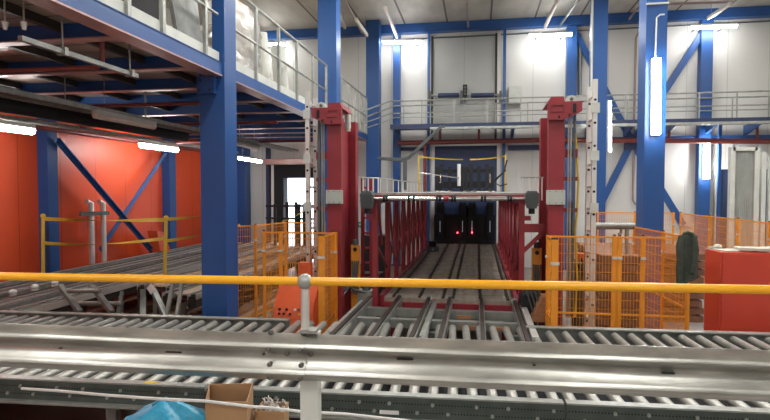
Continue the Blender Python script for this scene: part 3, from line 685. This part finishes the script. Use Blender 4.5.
# ================================================================== LIFT MASTS
def mast(s, xi, label):
    """s=-1 left mast, +1 right mast; xi = inner x of the front post"""
    t = thing('lift_mast', label, 'mast', (xi+s*.09, 7.55, 0))
    X = lambda d: xi+s*d      # d>0 goes away from the deck
    def bx(d0, d1, y0, y1, z0, z1):
        a, b = sorted((X(d0), X(d1))); return G().box(a, b, y0, y1, z0, z1)
    bx(0, .19, 7.10, 7.26, 0, 3.16).build('front_post', 'redp', t)
    bx(.10, .14, 7.26, 7.95, 0, 3.10).build('web_plate', 'redp', t)
    bx(-.005, .19, 7.95, 8.12, 0, 3.20).build('rear_post', 'redp', t)
    h = bx(.0, .19, 7.04, 7.10, 3.00, 3.24)
    def pz(d, z): return (X(d), 7.02, z)
    head = G().prism([pz(-.02, 3.27), pz(-.02, 3.06), pz(.16, 3.06), pz(.30, 3.12), pz(.38, 3.16), pz(.38, 3.27)], (0, .07, 0))
    head.build('head_plate', 'redp', t)
    G().prism([(X(-.02), 7.14, 3.27), (X(.03), 7.14, 3.36), (X(.18), 7.14, 3.36), (X(.20), 7.14, 3.27)], (0, .55, 0)).build('head_cover', 'redp', t)
    G().prism([pz(-.02, 3.27), pz(.40, 3.27), pz(.40, 3.28), pz(-.02, 3.28)], (0, .30, 0)).build('head_shelf', 'redp', t)
    for d0, d1, z0, z1 in ((.27, .31, 3.14, 3.25), (.10, .12, 3.075, 3.11), (.22, .24, 3.10, 3.13)):
        a, b = sorted((X(d0), X(d1))); partlabel(G().box(a, b, 7.012, 7.02, z0, z1).build('slot', 'black', t), 'dark slot in the head plate')
    a, b = sorted((X(.02), X(.17)))
    G().box(a, b, 7.005, 7.02, 3.235, 3.255).box(a, b, 7.005, 7.02, 3.155, 3.17).box(a, a+.012, 7.005, 7.02, 3.17, 3.235).box(b-.012, b, 7.005, 7.02, 3.17, 3.235).build('window_rim', 'redp', t)
    n = 12; cx_ = X(.26)
    poly = [(cx_+.075*math.cos(math.pi*i/n), 7.06, 3.28+.08*math.sin(math.pi*i/n)) for i in range(n+1)]
    partlabel(G().prism(poly, (0, .04, 0)).build('pulley_guard', 'lgrey', t), 'pale half round pulley guard')
    G().tube([(cx_, 7.045, 3.31), (cx_, 7.06, 3.31)], .022, 10).build('pulley_pin', 'dgrey', t)
    if s < 0:
        partlabel(G().tube([(-1.80, 7.55, 3.06), (-1.80, 7.55, 3.26)], .042, 14).build('cylinder', 'lgrey', t), 'pale grey lift cylinder')
        G().tube([(-1.80, 7.55, 3.02), (-1.80, 7.55, 3.06)], .038, 12).build('cylinder_foot', 'paper', t)
    a, b = sorted((X(-.025), X(.20)))
    pl = partlabel(G().box(a, b, 7.06, 7.10, 2.02, 2.20).build('clamp_plate', 'grey', t), 'pale grey green clamp plate')
    for i in range(3):
        for z in (2.04, 2.18): G().tube([(a+.04+i*(b-a-.08)/2, 7.05, z), (a+.04+i*(b-a-.08)/2, 7.06, z)], .010, 6).build('bolt', 'galvd', pl)
    for z in (2.66, 1.95, 2.34):
        hh = .05 if z > 2.5 else .025
        a, b = sorted((X(.19), X(.36))); G().box(a, b, 7.16, 7.22, z-hh, z+hh).build('cable_arm', 'redp', t)
    for d, r, m in ((.27, .012, 'galv'), (.31, .016, 'dgrey'), (.24, .010, 'galv')):
        G().tube([(X(d), 7.12, .6), (X(d), 7.12, 3.14)], r, 6).build('lift_rope', m, t)
    a, b = sorted((X(.27), X(.33))); G().box(a, b, 7.2, 7.26, .6, 2.05).build('cable_chain', 'black', t)
    # orange drive plate low on the inner side
    a, b = sorted((X(-.015), X(-.14)))
    pl = partlabel(G().box(a, b, 7.60, 7.64, .5, 1.42).build('drive_plate', 'fence', t), 'orange yellow drive plate')
    G().tube([((a+b)/2, 7.59, 1.36), ((a+b)/2, 7.57, 1.36)], .028, 10).build('hole', 'black', pl)
    for i in range(4): G().tube([(a+.02+.03*i, 7.58, 1.2), (a+.03+.02*i, 7.56, 1.0), (a+.02+.03*i, 7.58, .72)], .010, 6).build('cable', 'dgrey', pl)
    G().tube([((a+b)/2, 7.62, 1.42), ((a+b)/2, 7.62, 1.50)], .04, 10).build('motor_cap', 'dgrey', pl)
    G().box(*sorted((X(-.05), X(.28))), 7.0, 8.2, 0, .03).build('base_plate', 'redp', t)
    return t
mast(-1, -1.785, 'red lift mast with pulley head left of the platform')
mast(1, .865, 'red lift mast with pulley head right of the platform')
def ladder(x, label, y0, y1, ztop):
    t = thing('mast_ladder', label, 'ladder', (x, (y0+y1)/2, 0))
    for y in (y0, y1):
        st = G().box(x-.028, x+.028, y-.025, y+.025, 0, ztop+(.03 if y == y0 else 0)).build('stile', 'alu', t)
        z = .5
        while z < ztop-.05:
            G().tube([(x, y-.029, z), (x, y-.024, z)], .016, 8).build('hole', 'black', st); z += .28
    z = .5
    while z < ztop-.1:
        G().tube([(x, y0, z+.06), (x, y1, z+.06)], .014, 8).build('rung', 'alu', t); z += .28
    for z in (2.62, 1.98, 3.2):
        G().box(x-.05, x+.05, y0-.05, y0-.02, z-.06, z+.06).build('clamp', 'lgrey', t)
    return t
ladder(-2.235, 'tall pale perforated ladder beside the left red mast', 7.08, 7.43, 3.47)
ladder(1.405, 'tall pale perforated ladder beside the right red mast', 7.10, 7.45, 3.52)
solo('flexible_cable', G().tube([(1.20, 7.2, 2.9), (1.24, 7.2, 2.3), (1.23, 7.2, 1.9), (1.21, 7.2, 1.7), (1.24, 7.2, 1.1), (1.22, 7.2, .6)], .014, 6), 'tape', 'yellow cable hanging down beside the right mast ladder', 'cable')
# extra red uprights outside the left posts
p = at(367, 205, Y=8.6)
t = thing('cable_ladder', 'dark red ladder frame behind the left gear motor', 'frame', (p.x, 8.6, 0))
for dx in (-.07, .07): G().box(p.x+dx-.025, p.x+dx+.025, 8.57, 8.63, 0, 2.4).build('stile', 'redp', t)
for i in range(9): G().box(p.x-.05, p.x+.05, 8.58, 8.62, .3+.24*i, .33+.24*i).build('rung', 'redp', t)
# ================================================================== FENCES
def fence(label, segs, z1=1.66, z0=.12, post=.030, mid=None, wire=.0050, pitch=.036, heavy=()):
    """segs: list of polylines of (x,y); every vertex gets a post"""
    x, y = segs[0][0]
    t = thing('safety_fence', label, 'fence', (x, y, 0))
    for pl in segs:
        for i, (x, y) in enumerate(pl):
            pw = .068 if i in heavy else post
            po = G().box(x-pw/2, x+pw/2, y-pw/2, y+pw/2, 0, z1).build('post', 'fence', t)
            G().box(x-pw/2, x+pw/2, y-pw/2, y+pw/2, z1, z1+.012).build('post_cap', 'black', po)
            G().box(x-pw/2-.012, x+pw/2+.012, y-pw/2-.012, y-pw/2+.01, z1-.28, z1-.25).build('clip', 'lgrey', po)
        for (xa, ya), (xb, yb) in zip(pl, pl[1:]):
            a, b = V((xa, ya, 0)), V((xb, yb, 0)); d = (b-a).normalized(); L = (b-a).length
            a, b = a+d*post*.7, b-d*post*.7; L = (b-a).length
            fr = G()
            for z in [z1-.02, z0]+([mid] if mid else []): fr.bar(a+V((0,0,z)), b+V((0,0,z)), .016, .022)
            for e in (a, b): fr.bar(e+V((0,0,z0)), e+V((0,0,z1-.02)), .014, .014)
            f = fr.build('panel_frame', 'fence', t)
            g = G(); n = max(2, int(L/pitch))
            for i in range(1, n):
                c = a+d*(L*i/n); g.bar(c+V((0,0,z0)), c+V((0,0,z1-.02)), wire, wire)
            z = z0
            while z < z1-.05: g.bar(a+V((0,0,z)), b+V((0,0,z)), wire, wire); z += .11
            g.build('wire_mesh', 'fence', f)
    return t
fence('orange mesh fence corner between the console and the left red mast', [[(-2.84, 7.02), (-2.60, 7.02), (-1.86, 7.02), (-1.86, 6.42)]], 1.65, heavy=(2, 3))
fence('orange mesh fence left of the console behind the nearest column', [[(-3.88, 8.35), (-3.62, 8.6), (-3.43, 9.5), (-2.7, 9.5)]], 1.63)
fence('orange mesh fence corner in front of the right red mast', [[(.835, 6.24), (.835, 6.86), (1.60, 6.86), (1.66, 6.86), (1.92, 6.86), (2.42, 6.86)]], 1.66, mid=.72, heavy=(0,))
fence('orange mesh fence side running back from the hanging jacket', [[(2.44, 6.95), (2.40, 7.7), (2.33, 8.8)]], 1.66, mid=.8)
fence('far orange mesh fence crossing below the lamp column', [[(2.63, 12.8), (3.4, 12.8), (4.2, 12.8)]], 1.72)
fence('orange mesh fence running forward behind the red cabinet', [[(4.27, 12.6), (4.30, 11.2), (4.32, 10.1), (4.33, 9.1), (4.36, 8.4)]], 1.72)
# jacket hanging on the fence corner
t = thing('jacket', 'dark green jacket hanging from the right fence corner', 'jacket', at(686, 282, Y=6.72))
prof_j = [(234, 682, 694), (235.5, 680, 696.5), (240, 679, 697), (250, 678.3, 697.2), (262, 677.5, 697.4), (272, 677, 697.4), (277.5, 676.8, 696.5), (281, 676.6, 688), (283.5, 676.8, 682.5)]
n = 22; vs = []; fs = []
for i, (yy, xl, xr) in enumerate(prof_j):
    l, r_ = at(xl, yy, Y=6.72), at(xr, yy, Y=6.72); c = (l+r_)/2; hw = (r_-l).length/2; f = i/(len(prof_j)-1)
    for j in range(n):
        a = 2*math.pi*j/n
        dep = (.035+.035*min(1, f*2))*(1+.35*math.sin(5*a+1.5*f)+.15*math.sin(9*a-3*f))
        vs.append((c.x+hw*math.cos(a), 6.70+dep*math.sin(a), c.z+.006*math.sin(4*a)))
for i in range(len(prof_j)-1): fs += [(i*n+j, i*n+(j+1)%n, (i+1)*n+(j+1)%n, (i+1)*n+j) for j in range(n)]
fs += [tuple(range(n-1,-1,-1)), tuple((len(prof_j)-1)*n+j for j in range(n))]
G().add(vs, fs).build('body', 'jacket', t)
G().tube([at(682, 236, Y=6.66), at(680, 246, Y=6.64), at(680.5, 258, Y=6.64), at(679.5, 270, Y=6.64), at(679.5, 283, Y=6.64)], [.035, .042, .040, .036, .034], 10).build('sleeve', 'jacket', t)
G().tube([at(694, 237, Y=6.66), at(695.5, 250, Y=6.65), at(694, 262, Y=6.64), at(692, 273, Y=6.64)], [.03, .038, .036, .032], 10).build('sleeve', 'jacket', t)
G().tube([at(683, 234.5, Y=6.69), at(688, 232.8, Y=6.68), at(693, 234.5, Y=6.69)], .022, 8).build('collar', 'jacket', t)
# machinery behind the right fence
solo('barrier_bar', G().tube([at(627, 226, Y=8.4), V((at(627, 226, Y=8.4).x, 8.4, 0))], .03, 8).tube([at(594, 226, Y=8.4), at(634, 226, Y=8.4)], .05, 12).tube([at(621, 226, Y=8.4), at(621, 233, Y=8.4), at(618, 234, Y=8.4)], .02, 6), 'galvd', 'grey horizontal bar with a hook above the right fence', 'bar')
p, q = at(587, 266, Y=7.6), at(594.5, 283, Y=7.6)
solo('orange_box', G().box(p.x, q.x, 7.55, 7.75, 0, p.z).box(p.x-.12, p.x-.02, 7.6, 7.75, p.z+.08, p.z+.16), 'orange', 'small orange motor box behind the right fence beside the ladder foot', 'box')
p = at(579, 285, Y=7.7)
t = thing('hydraulic_unit', 'dark hydraulic unit behind the right fence below the ladder', 'machine', (p.x, 7.7, 0))
G().tube([(p.x, 7.7, .1), (p.x, 7.7, 1.22)], .09, 12).build('tank', 'dgrey', t)
G().box(p.x-.14, p.x+.16, 7.62, 7.8, .55, .9).build('valve_block', 'darksteel', t)
for i in range(3): G().tube([(p.x-.08+.08*i, 7.66, 1.2), (p.x-.1+.1*i, 7.58, 1.3), (p.x+.16, 7.58, .9)], .012, 6).build('hose', 'black', t)
G().box(p.x-.12, p.x+.12, 7.6, 7.82, 0, .1).build('base', 'galvd', t)
t = thing('pump_motor', 'dark motor block with cables between the deck and the right mast', 'motor', at(529, 306, Z=.3))
p, q = at(521, 296, Y=7.2), at(536, 316, Y=7.2)
G().box(p.x, q.x, 7.15, 7.45, .0, p.z).build('body', 'black', t)
G().tube([((p.x+q.x)/2, 7.3, p.z), ((p.x+q.x)/2, 7.3, p.z+.10)], .07, 10).build('cap', 'dgrey', t)
for i in range(4): G().tube([(p.x+.04*i, 7.2, p.z), (p.x+.05+.05*i, 7.1, p.z+.12), (q.x+.05*i, 7.05, .5)], .012, 6).build('cable', 'dgrey', t)
p = at(545, 300, Y=7.0)
solo('orange_cover', G().prism([at(531, 322, Y=6.9), at(548, 322, Y=6.9), at(548, 297, Y=6.9), at(543, 297, Y=6.9)], (0, .25, 0)), 'wood', 'sloping rust orange cover plate right of the transfer rails', 'cover')
t = thing('drive_unit', 'grey drive unit with cables left of the transfer rails at the left mast foot', 'motor', at(365, 300, Y=7.4))
p = at(370, 290, Y=7.5)
G().box(p.x-.16, p.x+.04, 7.4, 7.6, 0, p.z).build('body', 'galvd', t)
G().tube([(p.x-.05, 7.5, p.z), (p.x-.05, 7.5, p.z+.10)], .06, 10).build('cap', 'dgrey', t)
for i in range(5): G().tube([(p.x-.15+.03*i, 7.4, p.z-.02), (p.x-.25-.03*i, 7.3, p.z+.08), (p.x-.35-.05*i, 7.2, p.z-.1), (p.x-.4-.06*i, 6.9, p.z-.3)], .011, 6).build('cable', 'dgrey', t)
# stacks of boards behind the right fence
for nm, x0, x1, y0, y1, n, lab in ((0, 2.55, 3.7, 9.8, 11.6, 9, 'stack of red brown boards behind the right fence side'), (1, 1.75, 2.25, 8.2, 10.2, 10, 'stack of red brown boards behind the right fence gate')):
    t = thing('board_stack', lab, 'stack', ((x0+x1)/2, (y0+y1)/2, 0))
    z = 0
    for i in range(n):
        o = G().box(x0+rr.uniform(-.02,.02), x1+rr.uniform(-.02,.02), y0+rr.uniform(-.02,.02), y1, z, z+.10).build('board', 'oxide', t); z += .13
        if i < n-1: G().box(x0+.1, x0+.2, y0+.05, y1-.05, z-.03, z).box(x1-.2, x1-.1, y0+.05, y1-.05, z-.03, z).build('spacer', 'wood', t)
# translucent sheet stack by the right doorway
p, q = at(732.5, 150, Y=13.4), at(757, 147, Y=13.4)
t = thing('sheet_stack', 'tall upright grey corrugated sheet standing by the right doorway', 'sheet', ((p.x+q.x)/2, 13.45, 0))
n = 26; poly = []
for i in range(n+1):
    x = p.x+(q.x-p.x)*i/n; poly.append((x, 13.40+.03*(i % 2), 0))
for i in range(n, -1, -1): 
    x = p.x+(q.x-p.x)*i/n; poly.append((x, 13.46, 0))
G().prism(poly, (0, 0, p.z)).build('corrugated_sheet', 'frp', t)
for x in (p.x, q.x): G().box(x-.05, x+.05, 13.36, 13.48, 0, p.z+.06).build('edge_post', 'lgrey', t)
G().box(p.x, q.x, 13.36, 13.48, p.z-.02, p.z+.06).build('top_rail', 'lgrey', t)
p = at(763, 152, Y=13.4)
solo('sheet_post', G().box(p.x-.03, p.x+.06, 13.36, 13.44, 0, p.z).box(p.x+.12, p.x+.2, 13.36, 13.44, 0, p.z-.1), 'lgrey', 'pale double post right of the upright corrugated sheet', 'post')
# ------------------------------------------------------------------ red cabinet and papers
t = thing('red_cabinet', 'large red cabinet at the right edge with papers on top', 'cabinet', (3.3, 7.0, 0))
G().box(2.725, 3.95, 6.78, 7.20, 0.03, 1.49).build('body', 'cab', t)
G().box(2.745, 3.93, 6.766, 6.78, .08, 1.47).build('door', 'cab', t)
G().box(2.75, 3.93, 6.80, 7.18, 0, .03).build('plinth', 'black', t)
for i, (x, y, a, m, lab) in enumerate(((2.92, 6.98, .2, 'paper', 'leftmost pale sheet lying on the red cabinet'), (3.12, 6.95, -.15, 'paper', 'middle pale folder lying on the red cabinet'), (3.30, 7.0, .1, 'lgrey', 'light grey folder lying flat on the red cabinet'), (3.45, 7.0, .3, 'paper', 'rightmost pale sheet lying on the red cabinet'))):
    c, s_ = math.cos(a), math.sin(a); z = 1.491+.016*(i % 2)
    pts = [(x+c*dx-s_*dy, y+s_*dx+c*dy, z) for dx, dy in ((-.15,-.11),(.15,-.11),(.15,.11),(-.15,.11))]
    solo('paper_folder', G().prism(pts, (0, 0, .030 if i % 2 else .014)), m, lab, 'paper')
for i, (x, lab) in enumerate(((3.40, 'dark grey tool lying at the back of the papers on the red cabinet'), (2.83, 'small crumpled scrap at the left end of the red cabinet top'))):
    solo('scrap', G().ball((x, 7.12, 1.525), .05, 8, 6, .6).box(x-.1, x+.04, 7.09, 7.15, 1.49, 1.52), 'dgrey' if i == 0 else 'paper', lab, 'scrap')
# ------------------------------------------------------------------ orange console
t = thing('control_console', 'orange sloping control console with buttons behind the handrail post', 'console', (-2.22, 6.65, 0))
def cz(y0, z0_): return None
x0, x1 = -2.50, -1.99
G().prism([(x0, 6.46, 0), (x0, 6.46, .66), (x0, 6.52, .80), (x0, 6.72, 1.0), (x0, 6.86, 1.0), (x0, 6.86, 0)], (x1-x0, 0, 0)).build('body', 'orange', t)
G().prism([(-2.26, 6.74, 0.98), (-2.10, 6.74, .98), (-2.10, 6.74, 1.27), (-2.26, 6.74, 1.27)], (0, .10, 0)).build('display_post', 'orange', t)
G().prism([(x0+.02, 6.455, .62), (x0+.02, 6.495, .74), (x0+.02, 6.505, .735), (x0+.02, 6.462, .62)], (x1-x0-.04, 0, 0)).build('button_panel', 'orange', t)
for j, (x, z, m) in enumerate(((-2.42, .715, 'black'), (-2.33, .715, 'black'), (-2.22, .715, 'white'), (-2.17, .715, 'redp'), (-2.08, .715, 'black'), (-2.42, .665, 'black'), (-2.36, .665, 'black'), (-2.28, .665, 'black'), (-2.16, .665, 'tape'), (-2.08, .665, 'black'))):
    y = 6.455+(z-.62)/3.; G().tube([(x, y+.01, z), (x, y-.02, z+.005)], .016, 10).build('button', m, t)
# ================================================================== CHAIN TRANSFER (between conveyor and deck)
t = thing('chain_transfer', 'galvanised chain transfer with brown rails leading from rollers to the deck', 'conveyor', (-.45, 6.5, 0))
for i, x in enumerate((-1.455, -1.06, -.648, -.364, .059, .493)):
    G().box(x-.022, x+.022, 5.35, 7.52, .715, .742).build('chain', 'chain', t)
    G().box(x-.032, x+.032, 5.3, 7.55, .56, .715).build('rail', 'galv', t)
    if i in (2,):
        G().box(x+.06, x+.12, 5.6, 7.3, .66, .70).build('side_plate', 'galv', t)
    if i == 0: G().box(x-.11, x-.07, 5.6, 7.3, .66, .70).build('side_plate', 'galv', t)
    if i == 5: G().box(x+.06, x+.13, 5.7, 7.4, .66, .71).build('side_plate', 'alu', t)
    if i in (0, 2, 5): G().tube([(x-.04, 7.48, .70), (x+.04, 7.48, .70)], .05, 12).build('sprocket', 'galvd', t)
for y in (6.48, 7.05):
    G().box(-1.43, .47, y-.05, y+.05, .56, .66).build('cross_beam', 'galvd', t)
for x, y in ((-.10, 6.42), (.30, 6.42), (-.16, 6.95)):
    partlabel(G().box(x-.09, x+.09, y-.02, y, .58, .62).build('wear_pad', 'wood', t), 'orange brown wear pad')
for x in (-1.4, -.5, .45):
    for y in (6.3, 7.3): G().box(x-.04, x+.04, y-.04, y+.04, 0, .56).build('leg', 'galvd', t)
for i, (x, a) in enumerate(((-.15, .1), (.25, -.2))):
    G().bar((x-.2, 7.2+.03*i, .5), (x+.2, 7.2+a*.3, .56), .05, .05).build('air_line', 'alu' if i else 'galvd', t)
# ================================================================== ROLLER CONVEYOR (three sections in line)
ANG = math.radians(2.65); EX, EY = V((math.cos(ANG), math.sin(ANG), 0)), V((-math.sin(ANG), math.cos(ANG), 0)); O = V((0, 3.895, 0))
def cp(s, t_, z): return O+EX*s+EY*t_+V((0, 0, z))
def conv(label, s0, s1, rear, rend, pitch=.158):
    mid = cp((s0+s1)/2, 1.1, 0)
    t = thing('roller_conveyor', label, 'conveyor', mid)
    # parts are built along x around the thing and turned with it
    t.rotation_euler = (0, 0, ANG); h = (s1-s0)/2
    def part(g, name, m, par=None, off=(0,0,0)):
        me_o = G.build(g, name, m, None, loc=V((0,0,0))); me_o.parent = par or t; me_o.location = off; return me_o
    f = part(G().box(-h, h, -.004, .004, -.075, .075), 'front_channel', 'perf', None, (0, -1.1, .635))
    part(G().box(-h, h, -1.105, -1.03, .71, .722), 'top_flange', 'galv'); part(G().box(-h, h, -1.16, -1.04, .545, .56), 'bottom_flange', 'galv')
    b = None; x = -h+.12; i = 0
    while x < h:
        z = .665 if i % 2 else .605
        if b is None: b = part(G().tube([(0, 0, 0), (0, -.012, 0)], .013, 8), 'bolt', 'galv', None, (x, -1.104, z))
        else:
            c = b.copy(); C.objects.link(c); c.parent = t; c.location = (x, -1.104, z)
        x += .11 if i % 3 else .20; i += 1
    if rear:
        part(G().box(-h, h, 1.09, 1.11, .50, .72).box(-h, h, 1.02, 1.11, .712, .724), 'rear_channel', 'galv')
    part(G().box(-h, h, -1.03, 1.05, .50, .512), 'gap_shade_sheet', 'black')  # black sheet added as painted shade in the gaps between rollers
    r0 = None; x = -h+.07; n = 0
    while x < h-.03:
        if r0 is None:
            r0 = part(G().tube([(0, -1.05, 0), (0, -1.035, 0), (0, rend-.015, 0), (0, rend, 0)], [.034, .040, .040, .034], 14), 'roller', 'roller', None, (x, 0, .66))
        else:
            c = r0.copy(); C.objects.link(c); c.parent = t; c.location = (x, 0, .66)
        x += pitch; n += 1
    x = -h+.3
    while x < h:
        for y in (-1.04, 1.02): part(G().box(x-.04, x+.04, y-.03, y+.03, 0, .56), 'leg', 'galvd')
        x += 1.9
    return t
conv('left section of the roller conveyor crossing the foreground', -6.9, -2.02, True, 1.02)
conv('middle section of the roller conveyor in front of the chain transfer', -2.0, .60, False, 1.16, .147)
conv('right section of the roller conveyor crossing the foreground', .62, 5.4, True, 1.02, .168)
# labels on the front channel
for s, w_, z, lab in ((-3.85, .16, .615, 'blank white label stuck on the left conveyor channel'), (-.62, .14, .60, 'blank white label stuck on the middle conveyor channel')):
    a = cp(s, -.012, z); solo('sticker', G().bar(a-EX*w_/2, a+EX*w_/2, .004, .028), 'white', lab, 'label')
a = cp(-2.47, .04, .7235); solo('sticker', G().bar(a-EX*.05, a+EX*.05, .04, .002), 'tape', 'small yellow sticker on the top flange of the left conveyor', 'label')
# ================================================================== GUARD RAIL WITH YELLOW HANDRAIL
GA = math.atan2(2.354-2.205, 1.127+2.182); GX, GY = V((math.cos(GA), math.sin(GA), 0)), V((-math.sin(GA), math.cos(GA), 0)); GO = V((-.733, 2.270, 0))
def gp(s, v, z): return GO+GX*s+GY*v+V((0, 0, z))
def gs(px, py, v=0):           # distance along the guard line of a pixel
    a = at(px, py, Y=1); d = V((a.x, a.y)); # intersect in plan
    n_ = V((GY.x, GY.y)); k_ = (V((GO.x, GO.y))+n_*v).dot(n_)/d.dot(n_); P = d*k_
    return (V((P.x, P.y))-V((GO.x, GO.y))).dot(V((GX.x, GX.y))), EZ+(a.z-EZ)*k_
t = thing('guard_rail', 'galvanised guard rail with yellow handrail crossing the whole foreground', 'guard rail', gp(0, .06, .45))
partlabel(G().tube([gp(-3.6, 0, 1.790), gp(0, 0, 1.807), gp(3.2, 0, 1.814)], .0185, 16).build('handrail', 'yel', t), 'glossy yellow handrail tube')
partlabel(G().ball(gp(0, 0, 1.806), .034, 18, 12).build('ball_joint', 'galv', t), 'silver ball joint')
G().tube([gp(0, 0, 1.60), gp(0, 0, 1.775)], .0185, 14).build('upper_post', 'alu', t)
g = G().prism([gp(-.034, .035, .45), gp(.046, .035, .45), gp(.046, .10, .45), gp(-.034, .10, .45)], (0, 0, 1.12)); g.build('post', 'lgrey', t)
g = G().prism([gp(-.028, .0, 1.579), gp(.045, .0, 1.579), gp(.045, .07, 1.579), gp(-.028, .07, 1.579)], (0, 0, .013)); g.build('post_bracket', 'galv', t)
ZT, ZB = 1.569, 1.362
def tilt(s): return -.003*s
prof = [(0, .0), (.03, .006), (.07, .016), (.15, .036), (.20, .046), (.235, .049), (.27, .046), (.31, .036), (.40, .013), (.44, .008), (.50, .006), (.55, .008), (.60, .014), (.71, .038), (.755, .046), (.79, .049), (.825, .046), (.87, .035), (.95, .012), (1., .0)]
def wbeam(s0, s1, dv, name):
    n = len(prof); vs = []; fs = []
    for s in (s0, s1):
        for lay in (0, .004):
            for f, v in prof: vs.append(gp(s, .03-v+lay+dv, ZT+(ZB-ZT)*f+tilt(s)))
    for i in range(n-1):
        fs += [(i, i+1, 2*n+i+1, 2*n+i), (n+i, 3*n+i, 3*n+i+1, n+i+1), (i, n+i, n+i+1, i+1), (2*n+i, 2*n+i+1, 3*n+i+1, 3*n+i)]
    fs += [(0, 2*n, 3*n, n), (n-1, 2*n-1, 4*n-1, 3*n-1)]
    return G().add(vs, fs).build(name, 'wbeam', t)
wbeam(-3.6, .0, -.005, 'guard_beam'); wbeam(-.30, 3.2, 0, 'guard_beam')
pv = lambda z: next((v0+(v1-v0)*((ZT-z)/(ZT-ZB)-f0)/(f1-f0) for (f0, v0), (f1, v1) in zip(prof, prof[1:]) if f0 <= (ZT-z)/(ZT-ZB) <= f1), .0)
for px, py in ((268.5, 334), (301, 334.5), (269, 349), (301, 349.5), (286, 354.5), (309.5, 355.5), (269, 365), (300.5, 366), (301, 378), (269.5, 377.5)):
    s, z = gs(px, py, -.01); v = .03-pv(z)-.005 if s < 0 else .03-pv(z)
    G().tube([gp(s, v+.004, z), gp(s, v-.010, z), gp(s, v-.013, z)], [.0115, .0115, .007], 10).build('bolt', 'bolt', t)
for px, py, w_, dx in ((61, 348, .016, 0), (174, 352, .075, .02), (264, 354, .010, 0), (405, 359, .07, 0), (534, 365, .012, 0), (668, 373, .05, 0)):
    s, z = gs(px, py, .02); v = .03-pv(z)-.006
    partlabel(G().tube([gp(s-w_/2, v, z), gp(s+w_/2, v, z)], .0035, 8).build('slot', 'black', t), 'dark slot')
# ================================================================== FOREGROUND ODDS AND ENDS
def open_box(label, FL, FR, RR, RL, z0, z1):
    cx = (FL[0]+RR[0])/2; cy = (FL[1]+RR[1])/2
    t = thing('cardboard_box', label, 'box', (cx, cy, z0)); th = .006
    c = [V((*p, z0)) for p in (FL, FR, RR, RL)]; m = V((cx, cy, z0)); inn = [p+(m-p).normalized()*th*1.4 for p in c]
    G().prism(c, (0, 0, th)).build('bottom', 'card', t)
    for i, n in enumerate(('front_panel', 'side_panel', 'back_panel', 'side_panel')):
        j = (i+1) % 4; G().prism([c[i], c[j], inn[j], inn[i]], (0, 0, z1-z0)).build(n, 'card', t)
open_box('open brown cardboard box beside the blue plastic bag', (-1.415, 2.671), (-1.196, 2.708), (-1.28, 2.984), (-1.524, 2.926), .45, 1.08)
open_box('small cardboard box filled with curly scrap beside the guard post', (-1.225, 2.87), (-1.055, 2.88), (-1.08, 3.03), (-1.235, 3.01), .45, .965)
g = G()
for i in range(26):
    c = V((-1.150+rr.uniform(-.06, .06), 2.95+rr.uniform(-.05, .05), .955)); a = rr.uniform(0, 6.3); pts = []
    for j in range(7):
        b = a+j*.8; pts.append(c+V((.022*math.cos(b)+.006*j*math.cos(a), .022*math.sin(b), -.03+.013*j*rr.uniform(.5, 1.2))))
    g.tube(pts, .0035, 5)
o = solo('scrap_curls', g, 'alu', 'curly white plastic scraps piled in the small cardboard box', 'scraps'); o['kind'] = 'stuff'
# blue plastic bag: crumpled mound on the platform floor
g = G(); n, m_ = 30, 12; vs = []; fs = []
rb = random.Random(11)
for i in range(m_+1):
    f = i/m_
    for j in range(n):
        a = 2*math.pi*j/n; k_ = 1+.14*(rb.random()-.5)+.08*math.sin(7*a+3*f)
        ra = (1-.16*f**2) if f < .8 else (1-.16*f**2)*(1-(f-.8)*4.2)
        z = .45+.575*f**.8*(1+.03*math.sin(3*a+1))+.012*(rb.random()-.5)
        vs.append((-1.695+.285*ra*k_*math.cos(a), 2.78+.17*ra*k_*math.sin(a), max(.45, z)))
for i in range(m_): fs += [(i*n+j, i*n+(j+1)%n, (i+1)*n+(j+1)%n, (i+1)*n+j) for j in range(n)]
fs += [tuple(range(n-1,-1,-1)), tuple(m_*n+j for j in range(n))]
solo('plastic_bag', g.add(vs, fs), 'bag', 'crumpled bright blue plastic bag left of the open cardboard box', 'bag')
pts = [at(px, py, Y=yy) for px, py, yy in ((22, 388.5, 2.95), (60, 391, 2.85), (110, 395.5, 2.72), (160, 399, 2.60), (205, 401, 2.66), (250, 406.5, 2.70), (272, 408, 2.75), (300, 411.5, 2.8), (345, 414, 2.9), (400, 420, 2.95), (430, 424, 3.0))]
solo('white_strap', G().tube(pts, .0085, 8), 'white', 'white strap stretched across the boxes in front of the conveyor channel', 'strap')
